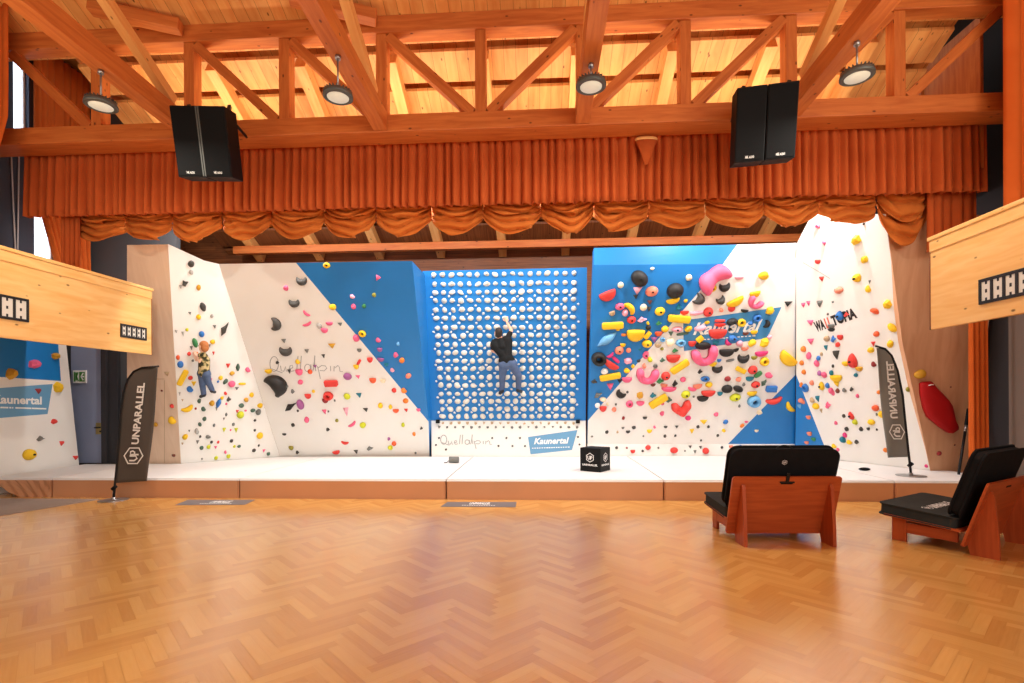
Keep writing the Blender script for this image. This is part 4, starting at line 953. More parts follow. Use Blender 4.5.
H('ML', '''301.9 281.3 10.8 8.4 0 crescent dark;286 288 5.2 5.6 0 blob pink;294.4 303.5 10.8 7.8 0 crescent dark;276.3 324.4 13 10 90 crescent dark;306.3 313.8 9 3 -38 banana pink;307.5 324.4 9.5 3.4 25 banana pink;319.4 325.6 5 6 20 rock lgrey;324.4 330.6 7.2 5 -10 half pink;
329.4 323.8 7.2 3.6 0 half pink;340 324.4 4.8 3.6 0 tri grey;332.5 306.9 7.6 6 0 blob yellow;356.3 338 6.6 7.2 0 ball pink;326.9 265.3 6.8 5.6 0 ring yellow;378.5 277.9 6.4 5 90 tri pink;374 295 4.2 4.6 0 blob olive;352.5 296.3 5 4.2 0 blob lpink;353.5 306.5 5 5.6 0 blob pink;
364 306 4.2 4.6 0 blob green;362.5 333.5 8 6 -30 ring yellow;378.4 339.8 4.8 4.6 0 blob pink;379.8 349.8 5.4 4.2 0 half purple;380.6 359.8 7.2 3.8 -8 half purple;386.5 364.6 4.4 3.6 0 half teal;392.5 369.8 4.2 4 0 blob lpink;395.9 355 5.2 5.6 0 rock pink;401.9 360.3 5.6 5.6 0 blob orange;
408.5 375.9 5.8 5.6 0 lump salmon;404.1 390.3 5.6 5 0 blob orange;398 343.8 3.2 4.2 0 blob lblue;418.4 410 4.2 3 0 half pink;284 341 4.8 4.2 0 tri grey;286 351.5 12.8 8.8 0 crescent dark;306.9 351.3 4.6 4.2 0 tri grey;323.4 356.3 3.6 4.2 0 tri dark;332 346 7.8 5.2 0 tri ochre;
297.9 361.5 4.6 4.6 0 blob yellow;277.5 362.5 3.6 3.2 0 rock dark;268.8 371.5 7.2 4.6 8 half yellow;289.4 371.5 3.8 4.6 0 tri dark;299.4 372.3 7.2 6.2 0 half pink;310 371.5 4.8 4.6 0 blob rorange;315 366.5 4.2 3.2 0 tri purple;277.5 384.5 24 17 128 crescent black;286.5 386.3 4.2 3.2 0 rock grey;
292.8 391.3 3.8 4.6 0 rock grey;278 396.3 4.2 2.6 0 half grey;300.6 382 5.2 5 0 lump pink;331.3 382.9 13.4 5.4 2 bar red;347.5 376.3 8.6 7.2 0 lump purple;356.3 366.9 5.6 4.6 0 half yellow;359.4 350.4 4.6 3.6 0 half grey;359 362 6 3 60 rod red;370 360 5.8 5.2 0 half red;357.9 377 4.8 3.6 0 tri pink;
372.9 380.6 6.8 5.2 0 half rorange;383 381 5.6 4 0 half cream;308.1 396.3 6.4 5 0 half red;313.5 391.3 3.2 3.4 0 blob yellow;328.5 395.6 9.8 8.2 0 ring red;325.4 400.8 6.2 4.6 0 half dred;347 396.3 6.8 6.2 0 lump lime;359 395.4 5.8 5 0 tri teal;394 390.3 4.8 4.8 0 blob red;
290.5 406.3 15 6.5 30 shard black;300.3 404.4 7.6 10 0 lump purple;297.9 410.8 2.2 2.6 0 rock dark;306.9 419.8 4.8 6.2 0 lump pink;324.4 411.9 4.8 5 0 tri pink;328.4 411.5 2 2.2 0 rock grey;334.8 400.6 1.8 2.6 0 rock grey;346.3 411.9 5.4 9 0 tri lpink;365.6 410 5.2 4.2 0 tri dark;
380.4 405.4 4.8 5.8 0 blob yellow;390.4 406.9 3.8 4.8 0 blob yellow;395.9 411 6.2 3.8 0 half rorange;406 410.4 4.2 3.6 0 tri red;405.6 400.6 5.6 5 0 blob orange;293.1 425 3.6 3.6 0 rock dark;284.4 434.4 4.2 2.2 0 half dark;291.3 448 4.6 4.2 0 half olive;297.5 452.3 3.5 3.4 0 rock dark;
336.9 420.4 3.4 3.6 0 blob olive;352.5 424.4 9 3.4 38 banana pink;362.9 424.8 6.2 5.2 0 lump lime;328 429.4 3.8 3.5 0 rock dark;345 442.9 7.8 3 -8 banana red;336.5 452.5 7.4 3.8 15 half red;356 451.9 4.4 4.2 0 tri dark;370 448 7.2 4.2 5 shard grey;403 424.8 3.4 4.6 0 blob lime;
414 434 3.2 4.2 0 blob orange;421.5 428 3.4 3.4 0 shard dark;389 438.8 3.2 3.4 0 rock purple;394 443.5 4.8 4.8 0 blob rorange;390.3 447.5 5.2 4.6 0 blob lime;415.6 452.9 2.4 2.2 0 rock grey''')
H('MR', '''652.3 268.5 4.2 3 0 blob cream;620.6 285 6.2 6.4 0 ball cream;639.4 278.4 18 15.5 -40 ball black;608.1 296 18 10 22 half red;637.5 290.9 9.2 8 0 tri lpink;635.6 296.9 5.2 4.6 0 tri black;651.6 291.3 13.2 10.4 10 ball salmon;688.8 277.5 6.4 6.6 0 ball cream;675 290.6 17 15.4 0 ball black;
673 301.3 14.2 5.6 12 half yellow;619.8 306.5 9.6 7.2 0 ball pink;630 308 14 8 130 crescent yellow;625 312.8 6.2 7.2 0 ball lpink;612.3 313.5 6.4 5 20 half tan;643.4 307.3 7.2 7.2 0 ball cream;649.4 302.5 5.2 4.6 0 tri brown;649.2 309.2 4.8 5.2 0 tri dark;659.8 311.3 10.6 8.6 8 ball yellow;685.6 300.9 4.2 3.8 0 blob yellow;
678.8 306.9 6.4 7 0 shard teal;699.4 299.4 12 10.5 60 crescent dark;631.3 319.8 9.2 7.6 0 ball red;642 319.4 10.4 6 5 shard lpink;648 323 3.4 3.6 0 blob yellow;612.5 325.3 21.6 6.4 3 bar yellow;617.9 329.6 4.2 2.8 0 blob yellow;648.4 327.5 5.4 5.2 0 ball black;658.8 323 6.4 5.2 0 shard green;
678.8 318.5 22.4 7 -5 bar yellow;665 329 7.8 6.6 0 ball yellow;606.9 339.4 23 8.4 36 leaf lblue;623.8 334.8 5.2 2.8 0 rod orange;635.4 335.6 18.6 12.4 0 half yellow;647.3 335 8.6 4 50 bar yellow;658.5 334 7.8 5 0 half rorange;653.8 339.8 7.2 6.2 0 tri purple;646.9 343.8 10.2 8 -10 ball yellow;619 350.3 9.2 8.2 0 ball salmon;
628.5 350.3 5.2 5 0 ball salmon;622.9 345.3 5.8 3.8 0 half yellow;640 350 3.6 2.8 0 tri teal;598.8 358.8 15 13.6 -30 ring black;610.6 355.6 8.4 3.6 35 banana magenta;615.9 359.8 8.4 3.6 -42 rod magenta;610.9 365.4 16 7 -32 half red;628 361 8.2 6.2 0 rock lpink;604.4 371.3 7.2 6.6 0 ball white;610 376.3 21.2 5.6 10 bar yellow;
594.4 381.3 6.4 5 -15 shard dark;610 386.9 6.8 7.2 0 tri pink;619.8 381.3 5.4 4.2 0 tri black;626.9 370.3 6.4 5.2 10 blob yellow;633 366.3 4.2 4.2 0 rock yellow;638.8 361 4.2 2.8 20 half dark;645.6 355 6.2 8.2 0 blob pink;650 359.4 5.2 5.2 0 blob lime;655.3 365.9 4.8 4.2 0 ring grey;646.9 376.3 22.5 15.5 -4 ucup pink;
626.9 380 10.4 5.6 0 half pink;644.4 365.6 4.2 5.2 0 blob salmon;665.6 375.9 9.2 8.4 0 ball red;660 380.6 7.4 6 0 shard green;662.5 359.8 5.8 5.2 0 shard dgreen;673 358.8 14.2 8.2 0 half red;679.4 366.3 20.5 6 33 bar yellow;675 383.1 5.4 7.6 0 shard black;668.8 389.4 15.2 5.2 0 half pink;663.8 385.6 7.2 3.8 -8 half salmon;
653 385 5.2 3.2 0 half brown;682.9 379.4 5.8 5.2 0 ball pink;676.9 329.4 11.2 6.2 0 blob lpink;670.6 333.8 5.2 4.8 0 tri dgreen;682.5 333.8 12.2 2.8 8 rod dgreen;680.6 342.8 10.2 7.2 0 ring lblue;675 350.3 6.4 5.2 0 shard green;691.9 343.8 8.2 5.6 0 half red;702.5 345.6 16.2 8.2 0 lump black;662.5 339.6 5.2 4.8 0 ring lblue;
658 345.6 6.4 4.2 0 half tan;670 342 8.2 8 0 lump cream;661.9 348.8 3.8 3.2 0 blob olive;688.1 328.8 7.8 6.2 10 blob yellow;699.4 338.8 7.4 5 40 bar yellow;700 371.3 4.8 5.2 0 shard black;705 378.7 9.2 5.4 0 ring blue;704.4 356.3 27 18 14 ucup pink;620.3 394.4 9.8 7.6 -35 crescent black;598 394.8 9.4 5.2 25 shard grey;
603 399.4 6.8 4.8 -10 blob cream;597.5 405.3 5.4 5.2 0 ball white;603 409 7.2 5.8 0 half red;607.8 403.8 3.2 3 0 blob cream;614 409.4 4.8 5 0 blob salmon;615.9 404.4 2.2 2.4 0 rock dark;627.5 392 2.6 2.6 0 rock dark;629.4 403.8 7.2 6.8 0 ring pink;640.3 403.5 8.2 4.8 0 half pink;640 395.3 6.8 6.8 0 rock ochre;653 395 6.8 5.8 0 shard teal;
658 400.6 20 6.2 32 bar yellow;668.8 399.4 6.4 6.2 0 shard dgreen;662.5 403.8 3.2 3 0 blob pink;661.9 413.5 4.4 4.8 0 blob pink;681.3 408.8 20 14.5 12 vee red;688 417.9 5.8 4.8 0 ball magenta;685.6 394.4 9.4 7.6 10 ball lime;644.8 418 4.4 2.8 0 half dark;623.4 418 3.2 3.6 0 rock dred;623 428 3 2.2 0 half grey;633.8 427.5 4.2 3.2 0 rock dark;
628 431.9 4.4 2.8 0 half dark;606.9 432 3.6 3.4 0 rock dark;617.5 432 2.6 2.6 0 rock tan;592 436.5 2.4 1.8 0 rock grey;649.4 431.3 5.2 3.6 0 half yellow;654.6 426.9 2.8 2.8 0 blob pink;665.6 427 3.8 2.4 0 half dark;676.6 427 3.6 3 0 tri dark;665 436 3.2 3 0 rock dark;675.4 435.6 2.6 2.4 0 rock dark;643.4 436 2 2 0 rock grey;691.6 431.3 4.8 5 0 tri yellow;
698 426.6 3.4 3.2 0 rock dark;703.3 422.2 7.4 4.8 0 tri yellow;708.5 426.6 3.2 2.8 0 rock dark;725.4 421.9 5.2 4.6 15 blob blue;715.9 414.4 4.8 4.2 0 blob pink;723.8 430.3 3.8 3.4 0 blob yellow;717.8 435.4 3 2.8 0 rock dark;701 440.4 2 2 0 rock dark;739.4 405.9 2.6 3.2 0 rock grey;693.8 396.6 2.4 2.2 0 rock grey;759.4 412.3 6.2 4.8 0 rock cream;
746.3 422 3.8 2.2 0 half pink;742 425.6 4.6 3 40 rod orange;756.3 430.9 4.2 2.6 0 half cream;714 278.5 35 20 38 bone pink;712 288.5 9.8 6.8 22 ball yellow;724.4 287.5 11.6 8.6 8 crescent black;720.8 300.5 9.4 8 30 crescent dark;739 278 9.4 3.8 0 half lpink;763.5 275.6 11.2 8.6 10 lump yellow;735.6 302.5 19 7.5 26 half yellow;755 294.4 11.4 6 12 half yellow;
754.5 303 15 12 -35 ucup pink;708 311.9 9.8 9.6 0 ball red;731.3 309.4 7.4 5 0 half red;721.3 309.6 4.8 4.6 0 blob salmon;696.3 313 13.4 4.2 6 rod lpink;684.4 312.8 8.8 4.2 0 half red;788 304 8.2 5.4 0 tri black;769.8 310.6 8.4 8 0 rock yellow;744.4 311 7.8 3.2 -8 half black;706.9 322.5 5.4 3.6 0 blob yellow;731.9 321.9 11.4 7.8 0 lump black;
741 322.5 8.8 8 0 ring yellow;750.5 323 5.5 4.6 0 blob blue;756.8 318 8.8 7.2 10 ring blue;766.9 324 8.4 6 70 crescent black;700 328 12.4 5.4 6 lump lpink;719.8 320.9 10.4 3.2 0 rod red;719.8 325 11.4 3.6 0 half red;717.3 334 18.6 9.8 0 half red;733 338 9.8 6.8 0 blob blue;727.5 343 7.4 5 -45 banana magenta;739.4 343.8 7.2 6.8 0 lump lpink;751.9 343 7.8 8.2 0 lump yellow;
764.4 342.5 8.8 9.6 0 rock yellow;769.4 336.9 5.2 4.2 0 blob lpink;715.6 343.2 6.4 4.2 0 half teal;753.8 332.5 7.4 4.2 0 half yellow;745.6 333.8 6.4 3.2 0 half brown;730 329.4 4.4 3.8 0 rock black;726.3 353 15.2 7.8 0 half black;735.8 350.2 6.4 3.4 15 half black;744.6 349 7.4 4.2 0 half salmon;743 358.8 11.8 8.8 0 crescent black;730 360.3 8.4 2.6 12 rod grey;
761.3 354 13.4 5.4 5 half magenta;764 361.3 8.8 8.6 0 ring yellow;754 357.9 6.4 3.8 0 half olive;719 360.6 4.4 3.4 0 half blue;712.5 364.4 8.4 4.4 0 half yellow;717 369.4 10.8 7.2 0 crescent black;740.6 369.8 10.4 4.6 -25 bar yellow;752.5 369.8 9.4 8.4 0 ball red;757.9 374.4 8.8 4.6 35 rod green;768.8 375 7.8 5.8 0 blob pink;708.8 384.6 7.4 5.6 0 ball yellow;
697.5 386.5 9.4 4.8 5 half salmon;691.9 389.4 8.8 3.8 -16 half pink;708 393.6 14.4 6.4 0 half red;719.8 393.8 5.4 4.2 0 half teal;702.5 398.8 11.8 5.8 0 half black;726.9 388.8 10.8 8.2 0 ball black;738 388.8 10 6.6 -25 ball black;743.8 384.4 3.4 3.8 0 rock grey;727.5 378.8 6.4 5.2 0 ball dred;738.4 379.4 5.8 4.8 0 blob salmon;749.6 379 8.2 4.8 0 half teal;
755.4 384.6 8.8 6.8 0 ball red;763.5 382.5 8.4 4.6 48 shard dgreen;771 388.4 10.8 5.6 0 bar blue;751.9 393.8 10.2 4.8 6 half yellow;753.5 401 13 11.2 0 ring lblue;735 397.3 11.4 7.4 8 ball lime;787 359.5 20 11.5 -42 half yellow;773.8 401 17.4 6.2 12 banana red;789.4 407.5 12 6 -52 banana yellow''')  # the small black triangle at upper left stands in for a shadow
H('MK', '''616.6 447.8 3.2 3 0 rock dark;626.9 447.8 2.2 2.2 0 rock dred;632.8 451.6 4.8 3.6 0 half red;642.8 450.9 2.8 2.6 0 rock dark;648 447.5 5.6 5 15 ball red;658.5 447.8 2.2 2.2 0 rock grey;674 450.3 7.8 6.2 0 ball red;685 450.9 2 2.2 0 rock grey;690 447 3.4 3.2 0 tri dark;695 451.9 3.2 3.6 0 tri grey;700.4 447.5 3.2 3.2 0 tri dark;705.6 450.9 6.6 6.6 0 ball red;
721.9 447.5 2.8 2.8 0 rock dark;731 446.8 4.2 3.2 0 half salmon;740.8 446.8 4.2 4.2 0 blob blue;736.8 447 3 3.4 0 blob lblue;753.8 447.6 3.8 2.4 0 rock grey''')
H('RW', '''818 226 4.2 4.6 0 ring pink;824 243.5 4.8 4.6 0 tri pink;817.8 261.9 5.6 4.4 0 half red;821.6 279 5.2 5.2 0 tri red;839.4 290.3 8.4 7.2 0 lump salmon;836.2 290.3 3.6 3.6 0 rock dark;856.9 240 9.6 10.6 0 rock yellow;864.8 259.6 6.8 7.6 0 rock yellow;856.9 277.9 8.6 8.6 0 blob yellow;868.5 288.8 5.4 7.2 0 blob yellow;869.6 282 2.8 3.6 0 tri grey;863.8 223.8 2.2 3 0 rock dark;
803.5 305.2 4.4 5 0 tri pink;808.4 303.5 4 5.4 0 tri pink;819.8 304 6.4 7.2 0 tri grey;833 301.9 2.2 2.2 0 rock grey;828 314 2.2 2.2 0 rock dark;840 315.6 7.8 9.6 0 egg blue;846.9 314.4 5.4 5.2 0 shard red;875 311.3 9.4 6.6 -15 lump rorange;888 304 8.6 9.2 0 rock yellow;892.9 327.5 11 6.5 -48 lump yellow;876.5 333.8 6.2 5.6 -10 blob rorange;810.4 322.8 6.8 5.6 0 tri pink;
831.5 326.3 6.8 4.6 0 half grey;831.5 330 7.2 3.4 0 half black;833.8 338.8 5.2 7.6 0 shard blue;827 338.5 5.8 6.2 0 blob tan;840.4 337.5 5.8 5.2 0 half red;838 344.6 4.8 5.2 0 rock red;810.9 341.6 6.8 6 0 tri pink;826 348 4.2 5.6 0 tri teal;803.5 349 5.2 6 0 blob orange;809 355.6 4.8 7.2 0 lump pink;818.5 358 4.2 4.8 0 blob blue;821.5 354 2.8 4.2 0 blob tan;
836.6 355 7.2 9.2 0 tri dark;852.8 360.6 9.2 14.6 0 egg red;873.4 344 4.8 5.2 0 tri red;871 350 6.8 6 10 blob yellow;890.6 344 6.4 8 0 lump yellow;874 364 4.8 5.2 0 blob dred;816.9 363.4 5.2 6.8 0 lump pink;801.9 362.8 4.2 5.2 0 blob orange;845.6 363.8 6.8 4.8 0 half yellow;833 366 2.5 3.4 0 rock dark;859.4 369 7.2 4.8 0 half ochre;804 372 4.2 5.2 0 blob orange;
831.5 372.9 4.2 5.6 0 blob teal;820 373 4.4 5.2 0 blob purple;824.4 374.8 5.4 6.2 0 lump pink;856 375 4.2 4.2 0 blob teal;836.5 378.5 11.8 7 0 half yellow;836.8 384 6 6 0 tri yellow;821.6 385.9 5.6 8.6 0 blob yellow;811.9 382.8 4.2 5.2 0 blob salmon;827.5 385.6 4.2 5.6 0 blob blue;805.9 387.8 5.8 8.2 0 ring blue;801.5 384.8 3.6 5.2 0 blob orange;831.9 391.5 5.2 8.2 0 lump pink;
837.9 390.6 4.2 4.8 0 rock brown;844.6 390 3.8 4.2 0 blob grey;852 389 4.2 4.8 0 shard dark;857.5 395.9 3.2 4.2 0 blob pink;818 398.8 4.8 6.2 0 tri teal;812.5 399.8 4.2 5.2 0 blob tan;816 405.9 7.2 5.8 -15 blob yellow;802 401 5.6 6.2 0 lump salmon;799.8 406.5 4.2 4.2 0 tri lblue;828.5 405 5.4 7.2 0 shard pink;821.5 411 3.2 4.6 0 tri tan;
875.6 407.9 7.4 6.2 -20 blob rorange;881.6 414.4 6.2 7.2 0 blob yellow;876.9 414.4 2.2 3.2 0 rock grey;851.3 415.6 4.8 8.2 10 egg red;844 416 3.2 3.8 0 rock dark;855 422 5.2 5.2 0 blob lime;871.5 422 7.4 5.4 0 ball yellow;835.9 422.9 3.2 3.8 0 blob pink;846.9 429 3.8 4.4 0 rock dark;861.3 428.8 4 4.4 0 rock dark;868.5 429 3.2 3 0 half dark;877 429.6 2.2 2.5 0 rock dark;
845 435 4.2 5.2 0 blob magenta;842.8 439.6 5.8 6.2 0 blob teal;849.6 441.9 5.4 4.2 0 blob yellow;856.9 441.9 4.2 4.2 0 rock dark;808.8 417.5 4.8 3.8 0 half salmon;809.8 433.8 4.8 4 0 half salmon;813.8 439.4 4.2 3.8 0 half green;806.9 442.8 4.2 3.2 0 half salmon;879 392.3 4.2 4.2 0 blob orange;908 389.4 4.4 5.2 0 blob olive;834.3 445.8 4.2 4.2 0 blob yellow;838 449.5 3.2 3.4 0 blob pink;
885.5 450 4.2 4.6 0 blob orange;926.3 466 3.4 3.4 0 blob magenta''')
H('FR', '''919.3 374 12 8.6 10 lump ochre;938.8 453.3 4.8 4.6 0 ball dred;950.5 387 1.8 1.8 0 rock brown;954.5 444.8 2 2 0 rock brown''')
H('FW', '''34.4 364 12.4 8.8 0 rock pink;10.8 374 11 11.8 0 rock ochre;55.3 356.3 8 6.8 0 rock ochre;57.5 387 8.8 10.8 0 rock yellow;37.5 391.3 6.2 5.8 0 tri dred;53.8 421.6 6.2 5.4 0 rock red;39.8 438.5 7 5.8 0 shard grey;61.3 443.5 4.8 5 0 tri red;75 457.9 5.4 4.4 0 tri red;28.5 454.6 12.4 11.2 0 ball yellow''')
def ordw(n):
    w = ['topmost', 'second from top', 'third from top', 'fourth from top', 'fifth from top', 'sixth from top', 'seventh from top', 'eighth from top', 'ninth from top', 'tenth from top',
         'eleventh from top', 'twelfth from top', '13th from top', '14th from top', '15th from top', '16th from top', '17th from top', '18th from top', '19th from top', '20th from top']
    return w[n]
def sizew(w, h):
    s = max(w, h)
    return 'large' if s >= 13 else ('' if s >= 6 else 'small')
groups = {}
for i, r in enumerate(recs):
    groups.setdefault((r[0], sizew(r[4], r[5]), r[8], r[7]), []).append(i)
lab = {}
for k, idx in groups.items():
    wall, sz, col, kind = k
    base = ' '.join(x for x in (sz, HN[col], NAMEK[kind], 'hold on', WN[wall]) if x)
    if len(idx) == 1: lab[idx[0]] = 'only '+base
    else:
        idx = sorted(idx, key=lambda i: recs[i][3]); n = len(idx)
        for j, i in enumerate(idx):
            lab[i] = base+', '+(ordw(j) if j < n-1 else ('lowest' if n < 3 or j else 'lowest'))+' of %d such' % n
GN = dict(LA='holds on the left corner wall', ML='holds on the left overhanging wall', MR='holds on the crowded right overhang', RW='holds on the right side wall', FL='holds on the left plywood panel', FR='holds on the right plywood panel', FW='holds on the wall under the left balcony', MK='footholds on the low strip')
def place_hold(pl, u, v, w, h, a, kind, col, seed, depth=None, off=0.0, perp=True):
    c = pl.at(u, v, off)
    ru = (pl.at(u+.5, v)-pl.at(u-.5, v)); rv = (pl.at(u, v-.5)-pl.at(u, v+.5))
    ca, sa = math.cos(math.radians(a)), math.sin(math.radians(a))
    ax = (ru*ca+rv*sa)*w; ay = (rv*ca-ru*sa)*h
    lx, ly = ax.length, ay.length; ax = ax.normalized(); ay = (ay-ax*ay.dot(ax)).normalized()
    nz = ax.cross(ay)
    if nz.dot(pl.n) < 0: ay = -ay; nz = ax.cross(ay)
    dz = depth if depth else .55*min(lx, ly)
    o = bpy.data.objects.new('climbing_hold', hmesh(kind, seed, col)); C.objects.link(o)
    o.matrix_world = Matrix(((ax.x*lx, ay.x*ly, nz.x*dz, c.x), (ax.y*lx, ay.y*ly, nz.y*dz, c.y), (ax.z*lx, ay.z*ly, nz.z*dz, c.z), (0, 0, 0, 1)))
    return o, lx, ly, dz
for i, (wall, pl, u, v, w, h, a, kind, col) in enumerate(recs):
    seed = (i*7) % 4 if kind in ('blob', 'lump', 'rock', 'tri', 'shard', 'wedge') else 0
    o, lx, ly, dz = place_hold(pl, u, v, w, h, a, kind, col, seed)
    if max(w, h) < 5.3: o.name = 'foothold'; tag(o, lab[i], 'foothold', GN[wall].replace('holds on', 'small holds on').replace('footsmall holds', 'footholds'))
    else: tag(o, lab[i], 'climbing hold', GN[wall])
    if max(w, h) >= 8 and kind in ('ball', 'blob', 'egg'):
        b = bpy.data.objects.new('bolt', BOLT); C.objects.link(b); b.parent = o
        r = .02; b.matrix_local = Matrix.Translation((0, 0.0, .96)) @ Matrix.Diagonal((r/lx, r/ly, .02/dz, 1))
# --- the grid board
rows = [275, 284.4, 292.7, 301, 310, 318.5, 327.9, 336, 344.6, 352.9, 361, 368.8, 377.5, 385.2, 393.8, 401.2, 409, 416.2]
rnd = random.Random(11)
ORD = ['top', 'second', 'third', 'fourth', 'fifth', 'sixth', 'seventh', 'eighth', 'ninth', 'tenth', 'eleventh', 'twelfth', 'thirteenth', 'fourteenth', 'fifteenth', 'sixteenth', 'seventeenth', 'bottom']
COLN = ['first', 'second', 'third', 'fourth', 'fifth', 'sixth', 'seventh', 'eighth', 'ninth', 'tenth', 'eleventh', 'twelfth', 'thirteenth', 'fourteenth', 'fifteenth', 'sixteenth', 'last']
tl0, tl1 = 433.9, 573.8; bl0, bl1 = 442.6, 572.3
SKIP_HAND = []
for j, v in enumerate(rows):
    f = (v-275)/(416.2-275); x0 = tl0+(bl0-tl0)*f; x1 = tl1+(bl1-tl1)*f
    for i in range(17):
        u = x0+(x1-x0)*i/16+rnd.uniform(-.4, .4); w = rnd.uniform(4.8, 7.0); h = rnd.uniform(4.2, 5.9)
        kind = rnd.choice(['blob', 'blob', 'lump', 'rock', 'lump', 'ball'])
        if 498 < u < 508 and 344 < v < 366: continue
        vv = v-1.8*(i/16)+rnd.uniform(-.3, .3)+(1.8*f*(i/16))
        o, *_ = place_hold(plB, u, vv, w, h, rnd.uniform(-30, 30), kind, 'grid', rnd.randrange(4))
        o.name = 'grid_hold'
        tag(o, 'off-white hold on blue grid board, %s row, %s from left' % (ORD[j], COLN[i] if i < 16 else 'rightmost'), 'grid hold', 'holds of the blue grid board')
# small staggered chips
for j in range(2, 18):
    v = (rows[j]+(rows[j+1] if j < 17 else rows[j]+8))/2 if j < 17 else None
    if v is None: continue
    f = (v-275)/(416.2-275); x0 = tl0+(bl0-tl0)*f; x1 = tl1+(bl1-tl1)*f; d = (x1-x0)/16
    st = -.45 if j % 2 == 0 else .6
    n = 0
    while x0+d*(st+2*n) < x1+d*.7:
        u = x0+d*(st+2*n)+rnd.uniform(-.5, .5)
        o, *_ = place_hold(plB, u, v-1.8*(1-f)*(n/9)+rnd.uniform(-.4, .4), rnd.uniform(2.2, 3.2), rnd.uniform(1.8, 2.6), rnd.uniform(-40, 40), rnd.choice(['blob', 'rock', 'half']), 'white', rnd.randrange(4) if True else 0)
        o.name = 'foothold_chip'
        tag(o, 'tiny white chip on blue grid board between %s and %s hold rows, %s from left' % (ORD[j], ORD[j+1], COLN[n]), 'foothold chip', 'small chips of the blue grid board'); n += 1
for r_, (v, u0, u1, n) in enumerate(((423.2, 443, 573.5, 17), (427.2, 439, 577, 18))):
    for i in range(n):
        u = u0+(u1-u0)*i/(n-1)
        if r_ == 0 and not 441.5 < u < 575: continue
        o, *_ = place_hold(plK, u, v+rnd.uniform(-.3, .3), rnd.uniform(2.4, 3.2), rnd.uniform(2.0, 2.8), rnd.uniform(-30, 30), rnd.choice(['rock', 'half', 'tri']), 'tan' if r_ == 0 else 'grey', rnd.randrange(3))
        o.name = 'foothold_chip'
        tag(o, '%s chip on %s row of white kickboard below blue board, %s from left' % ('tan' if r_ == 0 else 'grey', 'upper' if r_ == 0 else 'lower', COLN[i] if i < 16 else ('last but one' if i < n-1 else 'rightmost')), 'foothold chip', 'chips on the white kickboard')
for i, (u, v) in enumerate(((439, 438), (436, 445), (446, 449.5), (498.5, 446), (492.3, 438), (506.5, 438), (520, 438), (512.5, 446), (525, 446), (578, 437), (579.5, 444.5))):
    o, *_ = place_hold(plK, u, v, 2.2, 2, 0, 'rock', 'dark', i % 3); o.name = 'foothold_chip'
    tag(o, 'tiny dark screw-on chip low on the white kickboard, %s from left of the scattered ones' % COLN[sorted([439, 436, 446, 498.5, 492.3, 506.5, 520, 512.5, 525, 578, 579.5]).index(u)], 'foothold chip', 'scattered chips on the white kickboard')
# ================================================================== PEOPLE
def capsule(bm, p0, r0, p1, r1, n=12, squash=None):
    p0, p1 = V(p0), V(p1); d = p1-p0; L = d.length
    d = d.normalized() if L > 1e-6 else Z_
    a = (Z_ if abs(d.z) < .9 else X_); a = (a-d*a.dot(d)).normalized(); b = d.cross(a); rings = []
    prof = [(p0-d*(r0*math.sin(t)), r0*math.cos(t)) for t in (1.5, 1.1, .6, .25)]+[(p0, r0), (p1, r1)]+[(p1+d*(r1*math.sin(t)), r1*math.cos(t)) for t in (.25, .6, 1.1, 1.5)]
    for c, r in prof: rings.append([bm.verts.new(c+a*(r*math.cos(2*math.pi*k/n))+b*(r*math.sin(2*math.pi*k/n))) for k in range(n)])
    for q0, q1 in zip(rings, rings[1:]):
        for k in range(n): bm.faces.new((q0[k], q0[(k+1) % n], q1[(k+1) % n], q1[k]))
    bm.faces.new(rings[0][::-1]); bm.faces.new(rings[-1])
def ellip(bm, c, ax, ay, az, rx, ry, rz):
    r = bmesh.ops.create_icosphere(bm, subdivisions=3, radius=1)
    for v in r['verts']: q = v.co.copy(); v.co = V(c)+ax*(q.x*rx)+ay*(q.y*ry)+az*(q.z*rz)
def fuse(name, bm, voxel, mat, parent, smooth=3):
    bmesh.ops.recalc_face_normals(bm, faces=bm.faces)
    me = bpy.data.meshes.new(name); bm.to_mesh(me); bm.free()
    t = bpy.data.objects.new(name, me); C.objects.link(t)
    m = t.modifiers.new('r', 'REMESH'); m.mode = 'VOXEL'; m.voxel_size = voxel
    s = t.modifiers.new('s', 'SMOOTH'); s.iterations = smooth; s.factor = .5
    dg = bpy.context.evaluated_depsgraph_get(); out = bpy.data.meshes.new_from_object(t.evaluated_get(dg))
    bpy.data.objects.remove(t); out.name = name
    out.materials.clear(); out.materials.append(mat)
    for p in out.polygons: p.use_smooth = True
    o = bpy.data.objects.new(name, out); C.objects.link(o)
    if parent is not None: o.parent = parent; o.matrix_parent_inverse = parent.matrix_basis.inverted()
    return o
def frame(f, upv):
    f = V(f).normalized(); r = f.cross(V(upv)).normalized(); u = r.cross(f).normalized(); return r, f, u
